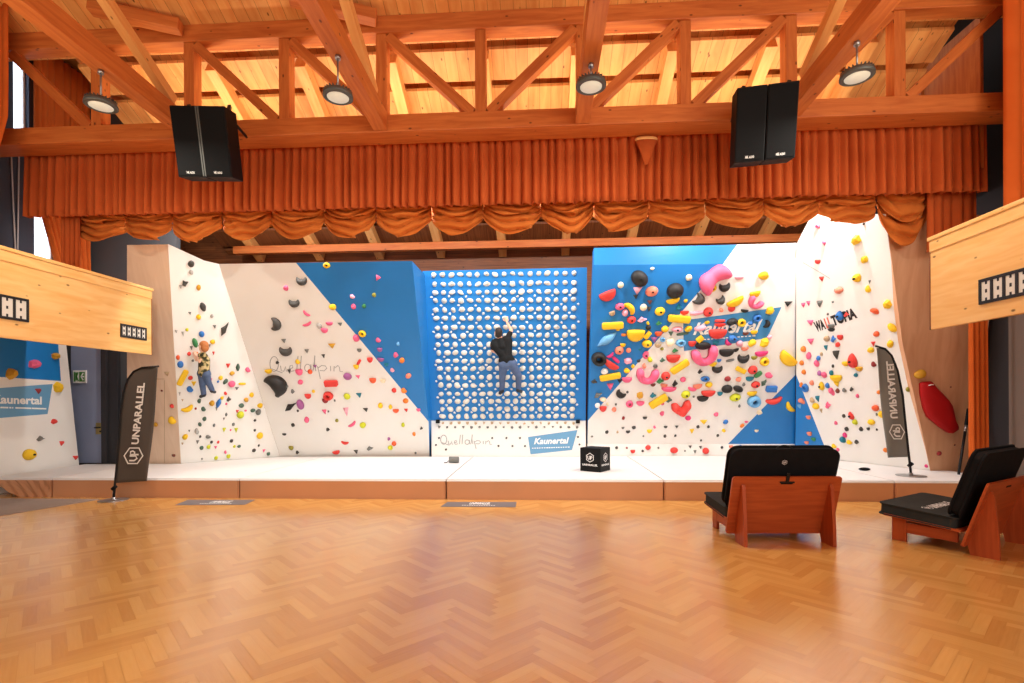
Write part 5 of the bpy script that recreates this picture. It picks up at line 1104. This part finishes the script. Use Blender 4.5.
def hand(bm, wrist, dr, side, nrm, s, curl=.9):
    """wrist point, finger direction, thumb side, palm normal (towards what is held)"""
    dr = V(dr).normalized(); nrm = V(nrm); nrm = (nrm-dr*nrm.dot(dr)).normalized(); side = V(side); side = (side-dr*side.dot(dr)-nrm*side.dot(nrm)).normalized()
    pc = V(wrist)+dr*.055*s; ellip(bm, pc, side, dr, nrm, .042*s, .052*s, .018*s)
    for i, ln in enumerate((.072, .082, .077, .060)):
        b = pc+dr*.042*s+side*((.030-.020*i)*s); k = b+(dr*.75+nrm*.55*curl+side*(.10-.07*i)).normalized()*ln*.5*s; e = k+(dr*.25+nrm*1.0*curl).normalized()*ln*.5*s
        capsule(bm, b, .0095*s, k, .0088*s, 8); capsule(bm, k, .0088*s, e, .0075*s, 8)
    b = pc+side*.034*s-dr*.02*s; k = b+(side*.8+dr*.55+nrm*.3).normalized()*.04*s; e = k+(side*.15+dr*.8+nrm*.7).normalized()*.032*s
    capsule(bm, b, .0115*s, k, .0105*s, 8); capsule(bm, k, .0105*s, e, .009*s, 8)
def headgeo(bm, c, f, up, s):
    r, f, u = frame(f, up)
    ellip(bm, c+u*.012*s-f*.008*s, r, f, u, .074*s, .094*s, .098*s); ellip(bm, c-u*.048*s+f*.03*s, r, f, u, .052*s, .055*s, .06*s)
    capsule(bm, c+f*.088*s+u*.008*s, .009*s, c+f*.104*s-u*.022*s, .014*s, 8)
    for q in (-1, 1): ellip(bm, c+r*(q*.076*s)-u*.008*s-f*.005*s, r, f, u, .012*s, .02*s, .032*s)
    for q in (-1, 1): ellip(bm, c+r*(q*.0*s)+f*.09*s-u*.058*s, r, f, u, .022*s, .008*s, .006*s)
    return r, f, u
def eyes_hair(par, c, f, up, s, mat, beard=False, long=0.0):
    r, f, u = frame(f, up)
    for q in (-1, 1):
        bm = nbm(); ellip(bm, c+r*(q*.031*s)+f*.084*s+u*.006*s, r, f, u, .013*s, .009*s, .009*s); mk('eye', bm, M['eye'], par, True)
    bm = nbm(); ellip(bm, c+u*.024*s-f*.014*s, r, f, u, .079*s, .096*s, .094*s); ellip(bm, c-u*.02*s-f*.045*s, r, f, u, .076*s, .062*s, (.085+long)*s)
    for v in bm.verts:
        d = v.co-c
        if d.dot(f) > .035*s and d.dot(u) < .05*s: v.co -= f*(d.dot(f)-.035*s)
    fuse('hair', bm, .009, mat, par, 2)
    if beard:
        bm = nbm(); ellip(bm, c-u*.072*s+f*.04*s, r, f, u, .058*s, .06*s, .045*s); fuse('beard', bm, .009, mat, par, 2)
def onp(pl, u, v, d):
    h = pl.at(u, v); w = (CAM-h).normalized(); return h+w*(d/w.dot(pl.n))
# --- man on the blue board
mp = lambda u, v, d: onp(plB, u, v, d)
man = thing('person', 'man in black t-shirt and jeans climbing the blue grid board with right arm raised', 'person', mp(503, 393, .1))
head, neck = mp(498.3, 332.6, .36), mp(500.4, 338.6, .36)
shR, shL = mp(507.6, 338.2, .34), mp(494.2, 342, .36)
elR, wrR = mp(511.3, 330.6, .26), mp(507.0, 322.4, .13)
elL, wrL = mp(492.4, 350.5, .34), mp(494.6, 352.2, .13)
ch, wa = mp(501.6, 346, .37), mp(506.3, 358, .40)
hpL, hpR = mp(503.6, 364.5, .40), mp(511.6, 363.8, .40)
knL, knR = mp(502.4, 377, .33), mp(518.6, 375.8, .32)
anL, anR = mp(502.0, 389.6, .22), mp(518.4, 388.6, .22)
toL, toR = mp(500.2, 393, .10), mp(521.0, 391.4, .10)
bm = nbm(); fac = (-.35, .85, .35)
headgeo(bm, head, fac, Z_, 1.0)
capsule(bm, head-V((0, 0, .05)), .055, neck, .058); capsule(bm, neck, .06, ch, .10)
capsule(bm, shL, .052, shR, .052); capsule(bm, shL+(ch-neck)*.35, .08, wa, .10); capsule(bm, shR+(ch-neck)*.35, .08, wa, .10); capsule(bm, wa, .11, (hpL+hpR)/2, .10)
for a, b, c in ((shR, elR, wrR), (shL, elL, wrL)): capsule(bm, a, .052, b, .040); capsule(bm, b, .040, c, .027)
for a, b, c in ((hpL, knL, anL), (hpR, knR, anR)): capsule(bm, a, .085, b, .056); capsule(bm, b, .055, c, .036)
for a, b in ((anL, toL), (anR, toR)): capsule(bm, a, .038, b, .03)
hand(bm, wrR, (wrR-elR).normalized()*.5+Z_, -plB.r, -plB.n, 1.05); hand(bm, wrL, (plB.up*.6-plB.n*.4), plB.r, -plB.n, 1.05)
fuse('body', bm, .0075, M['skin'], man, 2)
bm = nbm(); capsule(bm, shL, .066, shR, .066); capsule(bm, shL+(ch-neck)*.35, .098, wa, .118); capsule(bm, shR+(ch-neck)*.35, .098, wa, .118); capsule(bm, wa-plB.r*.035, .118, wa*.4+(hpL+hpR)*.3-plB.r*.06, .112); capsule(bm, wa+plB.r*.035, .118, wa*.4+(hpL+hpR)*.3+plB.r*.06, .112)
capsule(bm, shR, .066, shR*.35+elR*.65, .058); capsule(bm, shL, .066, shL*.3+elL*.7, .058); capsule(bm, neck-V((0, 0, .02)), .07, ch, .12)
capsule(bm, wa, .132, wa*.6+(hpL+hpR)*.2, .128); hem = wa*.55+(hpL+hpR)*.225; capsule(bm, hem-plB.r*.07, .112, hem+plB.r*.07, .112); fuse('t_shirt', bm, .011, M['tshirt'], man, 3)
bm = nbm(); capsule(bm, hpL*.7+wa*.3, .122, hpR*.7+wa*.3, .122); capsule(bm, hpL, .122, hpR, .122)
for a, b, c in ((hpL, knL, anL), (hpR, knR, anR)): capsule(bm, a, .108, b, .074); capsule(bm, b, .074, c, .058)
fuse('jeans', bm, .011, M['jeans'], man, 3)
for a, b in ((anL, toL), (anR, toR)):
    bm = nbm(); capsule(bm, a-V((0, 0, .03)), .05, b, .04); capsule(bm, a-V((0, 0, .035)), .05, a+(a-b)*.22-V((0, 0, .05)), .042); fuse('climbing_shoe', bm, .009, M['shoe'], man, 2)
eyes_hair(man, head, fac, Z_, 1.0, M['hairdark'], True)
# --- boy on the left corner wall
bp_ = lambda u, v, d: onp(plLA, u, v, d)
boy = thing('person', 'fair haired boy in camouflage vest and jeans climbing the white left corner wall', 'person', bp_(203, 397, .1))
head, neck = bp_(203.3, 346.6, .30), bp_(203.2, 352.4, .30)
shN, shF = bp_(205.2, 356.2, .30), bp_(200.6, 355.4, .17)
elN, wrN = bp_(199.6, 361.6, .30), bp_(196.4, 355.9, .12)
elF, wrF = bp_(196.6, 360.0, .14), bp_(194.6, 356.2, .07)
ch, wa = bp_(204.2, 360, .25), bp_(204.0, 369, .27)
hpN, hpF = bp_(206, 373.8, .29), bp_(202, 373.6, .20)
knF, anF, toF = bp_(202.2, 384, .20), bp_(203.8, 394, .14), bp_(200.8, 396.6, .05)
knN, anN, toN = bp_(208.6, 382.5, .26), bp_(212.0, 389.8, .16), bp_(214.6, 392, .07)
fac = V((-.93, .30, .12))
bm = nbm(); headgeo(bm, head, fac, Z_, .98)
capsule(bm, head-V((0, 0, .05)), .042, neck, .042); capsule(bm, neck, .043, ch, .075); capsule(bm, shN, .042, shF, .042)
capsule(bm, ch, .09, wa, .088); capsule(bm, wa, .09, (hpN+hpF)/2, .092)
for a, b, c in ((shN, elN, wrN), (shF, elF, wrF)): capsule(bm, a, .036, b, .029); capsule(bm, b, .029, c, .020)
for a, b, c in ((hpN, knN, anN), (hpF, knF, anF)): capsule(bm, a, .058, b, .040); capsule(bm, b, .040, c, .027)
for a, b in ((anN, toN), (anF, toF)): capsule(bm, a, .028, b, .022)
hand(bm, wrN, V((-.5, .2, .8)), Z_, -plLA.n, .78); hand(bm, wrF, V((-.3, .3, .9)), Z_, -plLA.n, .78)
fuse('body', bm, .007, M['skin2'], boy, 2)
bm = nbm(); capsule(bm, shN, .052, shF, .052); capsule(bm, ch, .103, wa, .102); capsule(bm, neck-V((0, 0, .015)), .05, ch, .09); capsule(bm, wa, .102, wa*.3+(hpN+hpF)*.35, .108)
fuse('vest', bm, .010, M['camo'], boy, 3)
bm = nbm(); capsule(bm, hpN*.7+wa*.3, .092, hpF*.7+wa*.3, .092); capsule(bm, hpN, .092, hpF, .092)
for a, b, c in ((hpN, knN, anN), (hpF, knF, anF)): capsule(bm, a, .080, b, .058); capsule(bm, b, .058, c, .050)
fuse('jeans', bm, .010, M['jeans'], boy, 3)
for a, b in ((anN, toN), (anF, toF)):
    bm = nbm(); capsule(bm, a-V((0, 0, .02)), .038, b, .032); capsule(bm, a-V((0, 0, .025)), .04, a+(a-b)*.2-V((0, 0, .03)), .034); fuse('shoe', bm, .008, M['shoe'], boy, 2)
eyes_hair(boy, head, fac, Z_, 1.0, M['hairginger'], False)
# ================================================================== LOUNGE SEATS
def seat(loc, rz, label, back_logo, seat_logo):
    g = thing('lounge_seat', label, 'seat', loc, rz, 'crash pad lounge seats')
    def part(name, bm, mat, par=None): return mk(name, bm, mat, par or g, world=False)
    def slab(x0, x1, p0, p1, th, r, n=6):
        """rounded slab spanning x0..x1, p0->p1 in the (y, z) plane, thickness th towards the sitter"""
        p0, p1 = V((0, *p0)), V((0, *p1)); d = p1-p0; L = d.length; d.normalize(); nn = d.cross(V((1, 0, 0))).normalized()
        o = []
        for cx, cz, a0 in ((x1-r, L-r, 0), (x0+r, L-r, 90), (x0+r, r, 180), (x1-r, r, 270)):
            for i in range(n+1):
                a = math.radians(a0+90*i/n); o.append((cx+r*math.cos(a), cz+r*math.sin(a)))
        bm = nbm(); A = [p0+X_*x+d*z for x, z in o]; B = [p+nn*th for p in A]
        poly(bm, A, 0, X_, d); poly(bm, B[::-1], 0, X_, d)
        for i in range(len(o)):
            j = (i+1) % len(o); poly(bm, [A[i], A[j], B[j], B[i]], 0, X_, nn)
        bmesh.ops.remove_doubles(bm, verts=bm.verts, dist=1e-5)
        return bm, p0, d, nn
    bm, p0, d, nn = slab(-.59, .59, (.05, .09), (-.16, .755), -.024, .03); bp = part('back_panel', bm, M['chairwood'])
    # dark hand slot in the panel
    bm = nbm(); c = V((0, -.16, .755))-d*.075-nn*-.0; box(bm, c-nn*(-.0), X_, d, nn, .13, .022, .056, 0, .005); part('hand_slot', bm, M['blackplastic'], bp)
    bm, *_ = slab(-.575, .575, (.06, .37), (-.155, 1.03), .11, .09)
    es = [e for e in bm.edges if e.calc_length() > 0]; bmesh.ops.bevel(bm, geom=[e for e in bm.edges if len(e.link_faces) == 2 and e.calc_face_angle(0) > .9], offset=.02, segments=3, affect='EDGES')
    pad = part('back_pad', bm, M['pad'])
    for s in (-1, 1):
        bm = nbm(); x = s*.475; th = .036
        pts = [(.062, 0), (.062, .05), (-.145, .66), (-.175, .655), (-.20, .60), (-.30, .22), (-.33, 0), (-.25, 0), (-.22, .035), (-.05, .035), (-.02, 0)]
        pts = [(-.0, 0), (.02, .10), (-.135, .66), (-.17, .665), (-.19, .62), (-.225, .20), (-.23, 0)]
        A = [V((x-th/2, y, z)) for y, z in pts]; B = [V((x+th/2, y, z)) for y, z in pts]
        poly(bm, A, 0, Z_, Y_); poly(bm, B[::-1], 0, Z_, Y_)
        for i in range(len(pts)):
            j = (i+1) % len(pts); poly(bm, [A[i], A[j], B[j], B[i]], 0, Z_, X_)
        bmesh.ops.remove_doubles(bm, verts=bm.verts, dist=1e-5); part('back_support', bm, M['chairwood'])
    bm, *_ = slab(-.57, .57, (.76, .275), (.05, .225), .024, .02); part('seat_panel', bm, M['chairwood'])
    for s in (-1, 1):
        bm = nbm(); x = s*.475; abox(bm, x-.018, x+.018, .10, .56, .10, .215, 0, .006, 'y'); part('side_rail', bm, M['chairwood'])
        bm = nbm(); abox(bm, x-.018, x+.018, .56, .70, 0, .255, 0, .006, 'z'); part('front_leg', bm, M['chairwood'])
    bm = nbm(); abox(bm, -.47, .47, .60, .624, .07, .20, 0, .005, 'x'); part('stretcher', bm, M['chairwood'])
    bm, q0, dd, n2 = slab(-.555, .555, (.80, .285), (.10, .235), .13, .05)
    bmesh.ops.bevel(bm, geom=[e for e in bm.edges if len(e.link_faces) == 2 and e.calc_face_angle(0) > .9], offset=.018, segments=3, affect='EDGES')
    # the slab helper grows along nn; make sure the pad rises
    if n2.z < 0:
        for v in bm.verts: v.co -= n2*.13*1.0; 
    sp = part('seat_pad', bm, M['padtop'])
    zt = max(v.co.z for v in sp.data.vertices)
    pb = V((0, -.155, 1.03))
    if back_logo:
        bm = nbm(); c = pb-d*.135-nn*.004; hexlogo(bm, c, X_, d, .03, V((0, 0, 0))); part('logo', bm, M['letter'], pad)
        bm = nbm(); c = V((0, -.16, .755))-nn*.03; box(bm, c-d*.06, X_, d, nn, .16, .018, .012, 0, .004); box(bm, c-d*.01, X_, d, nn, .035, .12, .012, 0, .004); part('strap', bm, M['blackmetal'])
        bm = nbm(); tube(bm, [pb+V((.10*math.cos(t), .05, .065*math.sin(t)-.01)) for t in [math.pi*i/12 for i in range(13)]], .007, 6); tube(bm, [pb+V((.10, .05, -.005)), pb+V((.17, .06, .004)), pb+V((.24, .06, .002))], .007, 6); part('carry_cord', bm, M['blackmetal'], pad)
    if seat_logo:
        bm = nbm(); zf = lambda y: zt-(.80-y)*.0714*1.0+.004
        a, b, c_ = (.30, .40), (-.26, .40), (.30, .28)
        put_text(bm, 'UNPARALLEL', V((-.28, .36, zf(.36))), V((.22, .36, zf(.36))), V((-.28, .46, zf(.46))), V((0, 0, 0)), 0, .03, .2)
        hexlogo(bm, V((-.36, .41, zf(.41))), X_, Y_, .06, V((0, 0, 0))); part('logo', bm, M['letter'], sp)
    return g
seat((2.66, 5.98, 0), math.radians(2.3), 'lounge seat of red-brown plywood seen from behind with carry strap on its black pad', True, False)
R35 = Matrix.Rotation(math.radians(34), 3, 'Z'); P1 = Pz(879, 503, .40); cc = P1-R35 @ V((-.555, .80, 0)); 
seat((cc.x, cc.y, 0), math.radians(34), 'lounge seat at right edge turned sideways with white logo on its black seat pad', False, True)
# ================================================================== FLAGS
def flag(Y, pole, free, edge, mat, base, label, txt, logo, mir):
    bz = base.z
    g = thing('feather_flag', label, 'flag', base)
    pp = [Py(u, v, Y) for u, v in pole]
    bm = nbm(); tube(bm, pp, [.018]*len(pp), 8); pl = mk('pole', bm, M['blackmetal'], g)
    bm = nbm(); lathe(bm, [(.21, 0), (.21, .008), (.19, .012), (.03, .012), (.03, .05), (.01, .05)], 28, 0, Matrix.Translation(V((pp[0].x, Y, bz+.001)))); tube(bm, [V((pp[0].x, Y, bz+.03)), pp[0]+V((0, 0, .12))], .014, 8); mk('base_plate', bm, M['steel'], g)
    def samp(c, t):
        c = [V(p) for p in c]; L = [0]
        for a, b in zip(c, c[1:]): L.append(L[-1]+(b-a).length)
        s = t*L[-1]
        for i in range(len(c)-1):
            if s <= L[i+1]+1e-9: return c[i].lerp(c[i+1], (s-L[i])/max(1e-9, L[i+1]-L[i]))
        return c[-1]
    bm = nbm(); n, m = 12, 36; G = []
    for j in range(m+1):
        t = j/m; a = samp(edge, t); b = samp(free, t)
        row = []
        for i in range(n+1):
            s = i/n; q = a.lerp(b, s); p = Py(q.x, q.y, Y); p.y += .018*math.sin(s*5+t*6)*s
            row.append(bm.verts.new(p))
        G.append(row)
    for j in range(m):
        for i in range(n):
            f = bm.faces.new((G[j][i], G[j][i+1], G[j+1][i+1], G[j+1][i])); f.smooth = True
    c = mk('flag_cloth', bm, mat, g, recalc=False); thick(c, .004)
    off = V((0, -.024, 0))
    bm = nbm(); bl_, br_, tl_ = [Py(u, v, Y)+off for u, v in txt]; put_text(bm, 'UNPARALLEL', bl_, br_, tl_, V((0, 0, 0)), 0, .035)
    hc, hu, hs = [Py(u, v, Y)+off for u, v in logo]; ax = (hu-hc); ay = (hs-hc)
    bm2 = bm
    rr = ax.length; hexlogo(bm2, hc, ax/rr, ay/rr, rr, V((0, 0, 0)))
    mk('lettering', bm, M['letter'], c, world=False).matrix_parent_inverse = g.matrix_basis.inverted()
    for o in c.children: o.matrix_parent_inverse = Matrix()
    bm = nbm(); p = pp[1]; tube(bm, [p+V((-.03, -.01, -.02)), p+V((.03, -.01, .03))], .03, 8); mk('pole_clip', bm, M['blackplastic'], g)
    return g
b0 = Pz(113.5, 500.3, 0)
flag(b0.y, [(113.5, 499), (114.6, 488), (116.5, 470), (118.6, 445), (120.8, 415), (123.6, 393), (127.8, 379.5), (134, 371.5), (142, 367.8), (158.5, 366.4)],
     [(147.6, 481), (150, 455), (153.5, 420), (156.5, 390), (158.8, 366.8)], [(115.3, 483), (116.8, 466), (118.8, 442), (121, 413), (123.8, 393), (128, 379.5), (134, 371.5), (142, 367.8)],
     M['flag'], b0, 'dark grey feather flag with white lettering standing on the floor before the left mats', [(139.4, 444.3), (145.8, 383), (132.4, 444)], [(134.6, 455.6), (135.6, 446), (124.6, 455.6)], False)
b1 = Pz(911, 475.8, MH)
flag(b1.y, [(911, 475), (910, 465), (908.2, 450), (905.6, 425), (902.5, 395), (897.6, 371), (891.5, 355.5), (885, 348.8), (875.5, 346)],
     [(887.2, 457.6), (884, 428), (880.2, 390), (877.6, 365), (875.8, 348)], [(908.6, 457), (906, 430), (902.8, 397), (897.8, 372), (891.6, 355.8), (885, 348.8)],
     M['flag2'], b1, 'light grey feather flag with mirrored lettering standing on the right end mat', [(889.8, 418.6), (885.4, 361.4), (896.9, 418.2)], [(896.0, 431.8), (895.2, 423.2), (904.0, 431.8)], True)
# ================================================================== SMALL THINGS
# black cube with logo
nc = Pz(600.3, 472.6, MH); wd = .40; al = math.radians(33)
exl = V((-math.cos(al), math.sin(al), 0)); exr = V((math.sin(al), math.cos(al), 0))
t = thing('display_cube', 'small black cube with white hexagon logos standing on the mat before the kickboard', 'box', nc)
cz = V((nc.x, nc.y, MH))+(exl+exr)*wd/2+V((0, 0, .21))
bm = nbm(); box(bm, cz, exl, exr, Z_, wd, wd, .42, 0, .008); mk('cube_body', bm, M['blackplastic'], t)
bm = nbm()
for d, nrm in ((-exl, -exr), (exr, -exl)):
    c = nc+(exl if nrm == -exr else exr)*wd/2+nrm*.003+V((0, 0, .25))
    hexlogo(bm, c, d, Z_, .085, V((0, 0, 0))); put_text(bm, 'UNPARALLEL', c-d*.15+V((0, 0, -.145)), c+d*.15+V((0, 0, -.145)), c-d*.15+V((0, 0, -.112)), V((0, 0, 0)), 0, .03)
mk('lettering', bm, M['letter'], t)
# grey roll on the mat
p = Pz(454, 463, MH); bm = nbm(); R = .065
t = thing('chalk_roll', 'small grey roll with strap lying on the white mat before the kickboard', 'roll', p)
lathe(bm, [(.01, -.10), (R*.9, -.10), (R, -.085), (R, .085), (R*.9, .10), (.01, .10)], 20, 0, Matrix.Translation(p+V((0, 0, R+.001))) @ Matrix.Rotation(math.pi/2, 4, 'Y')); mk('roll_body', bm, M['h_grey'], t)
bm = nbm(); tube(bm, [p+V((-.10, -.0, .05)), p+V((-.15, -.02, .012)), p+V((-.20, -.03, .008))], .008, 6); mk('strap', bm, M['blackmetal'], t)
bm = nbm(); p = Pz(864.5, 470.6, MH); ellip(bm, p+V((0, 0, .028)), X_, Y_, Z_, .10, .05, .028); tag(mk('beanbag', bm, M['pad'], None, True), 'small dark flat pouch lying on the mats at foot of the right side wall', 'pouch')
# floor stickers
def sticker(q, label, c0, c1):
    P4 = [Pz(u, v, .004) for u, v in q]; o = V((0, 0, .0))
    t = thing('floor_sticker', label, 'floor sticker', (P4[0]+P4[2])/2-V((0, 0, .004)))
    bm = nbm(); solid(bm, [(P4, 0)], P4, lambda p: V((p.x, p.y, .0005)), 0); mk('sticker_sheet', bm, M['floormat'], t)
    bm = nbm(); a, b = Pz(*c0, .006), Pz(*c1, .006); d = V((b.x-a.x, b.y-a.y, 0)); h = V((-d.y, d.x, 0)).normalized()*.15
    put_text(bm, 'UNPARALLEL', a, b, a+h, V((0, 0, 0)), 0, .04, .3)
    n = 14; s = -h*.55
    for i in range(n):
        x = a-d*.3+d*(1.6*i/n)+s; ribbon(bm, [x, x+d*.07], .035, Z_)
    mk('lettering', bm, M['letter'], t)
sticker([(175, 505), (245, 504.6), (255, 499.7), (188, 499.7)], 'dark grey floor sticker with white print on the parquet right of the dark left flag', (209, 502.6), (229, 502.6))
sticker([(440.6, 506.6), (515.6, 507), (516.6, 501.9), (447.5, 501.9)], 'grey floor sticker with white print on the parquet in front of the centre mats', (469, 504.2), (490, 504.3))
# rug
bm = nbm(); o = [V((-7.24, 8.14, .012)), V((-9.35, 8.14, .012)), V((-9.35, 6.0, .012)), V((-7.93, 6.0, .012))]
solid(bm, [(o, 0)], o, lambda p: V((p.x, p.y, .0005)), 0); tag(mk('rug', bm, M['rug']), 'flat grey rug on the parquet at the left edge before the end mat', 'rug')
# red padded volume on the right panel
ol = [(918.6, 383.5), (921, 381.8), (929, 381), (933, 386), (939, 392), (945.5, 399), (949.5, 405), (951.5, 413), (953, 421), (956, 427), (955.6, 429.6), (951, 432.8), (946, 432.4), (938, 427), (925.5, 416.5), (921.5, 407), (918.8, 393)]
bo = [plFR.at(u, v, .004) for u, v in ol]; cen = sum(bo, V((0, 0, 0)))/len(bo)
t = thing('padded_volume', 'big red padded polygon volume fixed on the brown plywood panel beside the right curtain', 'climbing volume', cen)
bm = nbm(); rings = [[bm.verts.new(cen+(p-cen)*k+plFR.n*h) for p in bo] for k, h in ((1, 0), (1, .05), (.95, .085), (.78, .12), (.4, .14))]
for a, b in zip(rings, rings[1:]):
    for i in range(len(bo)): bm.faces.new((a[i], a[(i+1) % len(bo)], b[(i+1) % len(bo)], b[i]))
bm.faces.new(rings[-1]); bm.faces.new(rings[0][::-1]); mk('cushion', bm, M['redbag'], t, True)
bm = nbm(); tube(bm, [plFR.at(924.2, 385, .10), plFR.at(925.5, 384, .125), plFR.at(928, 383.6, .125), plFR.at(929, 384.2, .10)], .008, 6); mk('loop', bm, M['letter'], t)
# leaning pole
t = thing('leaning_pole', 'thin black pole leaning against the brown panel beside the orange curtain on the right', 'pole', Pz(958.6, 475, MH))
p0 = Pz(958.6, 475, MH)+V((0, 0, .01)); p1 = Py(971, 393, plFR.at(971, 393).y-.06)
bm = nbm(); tube(bm, [p0, p0.lerp(p1, .52)], .020, 8); mk('shaft', bm, M['blackmetal'], t)
bm = nbm(); tube(bm, [p0.lerp(p1, .52), p0.lerp(p1, .60)], .021, 8); mk('joint', bm, M['steel'], t)
bm = nbm(); tube(bm, [p0.lerp(p1, .60), p0.lerp(p1, .80)], .026, 8); mk('grip', bm, M['blackplastic'], t)
bm = nbm(); tube(bm, [p0.lerp(p1, .80), p1], .007, 8); mk('rod_tip', bm, M['steel'], t)
# ================================================================== LIGHT
def area(name, loc, tgt, sx, sy, e, col=(1, 1, 1), spread=math.pi):
    L = bpy.data.lights.new(name, 'AREA'); L.shape = 'RECTANGLE'; L.size = sx; L.size_y = sy; L.energy = e; L.color = col; L.spread = spread
    o = bpy.data.objects.new(name, L); C.objects.link(o); o.location = loc
    o.rotation_euler = (V(tgt)-V(loc)).to_track_quat('-Z', 'Y').to_euler(); return o
for x in (-6.8, -4.6, -2.2, .4, 2.8, 5.0):
    area('stage_light', (x, 9.25, 5.5), (x*.98, 11.6, 1.3), .35, .22, 60, (1, .985, .955))
for x in (-5.6, -2.5, .6, 3.6):
    area('roof_uplight', (x, 8.75, 6.0), (x, 9.0, 7.5), 2.4, .12, 24, (1, .82, .55))
area('rear_window_fill', (4, -5.5, 4.5), (-4, 8, 2.4), 9, 5, 340, (1, .96, .9))  # broad front fill standing in for unseen windows behind the camera
area('right_windows', (7.3, 1.5, 5.6), (-5, 4, 4.0), 7, 3, 160, (1, .93, .84))
for x, s in ((-8.2, 1), (6.0, -1)): area('added_upfill', (x, 2.5, 3.8), (x+s*2.2, 3.5, 8), .4, 6, 150, (1, .84, .62))  # added fill above the galleries to brighten beam undersides, no known lamps
W = bpy.data.worlds.new('daylight'); bpy.context.scene.world = W; W.use_nodes = True
bg = W.node_tree.nodes['Background']; bg.inputs['Color'].default_value = (1, .95, .88, 1); bg.inputs['Strength'].default_value = 0.35
sc = bpy.context.scene
sc.view_settings.view_transform = 'Standard'; sc.view_settings.look = 'None'; sc.view_settings.gamma = 1; sc.view_settings.use_curve_mapping = False
sc.view_settings.exposure = 0.5
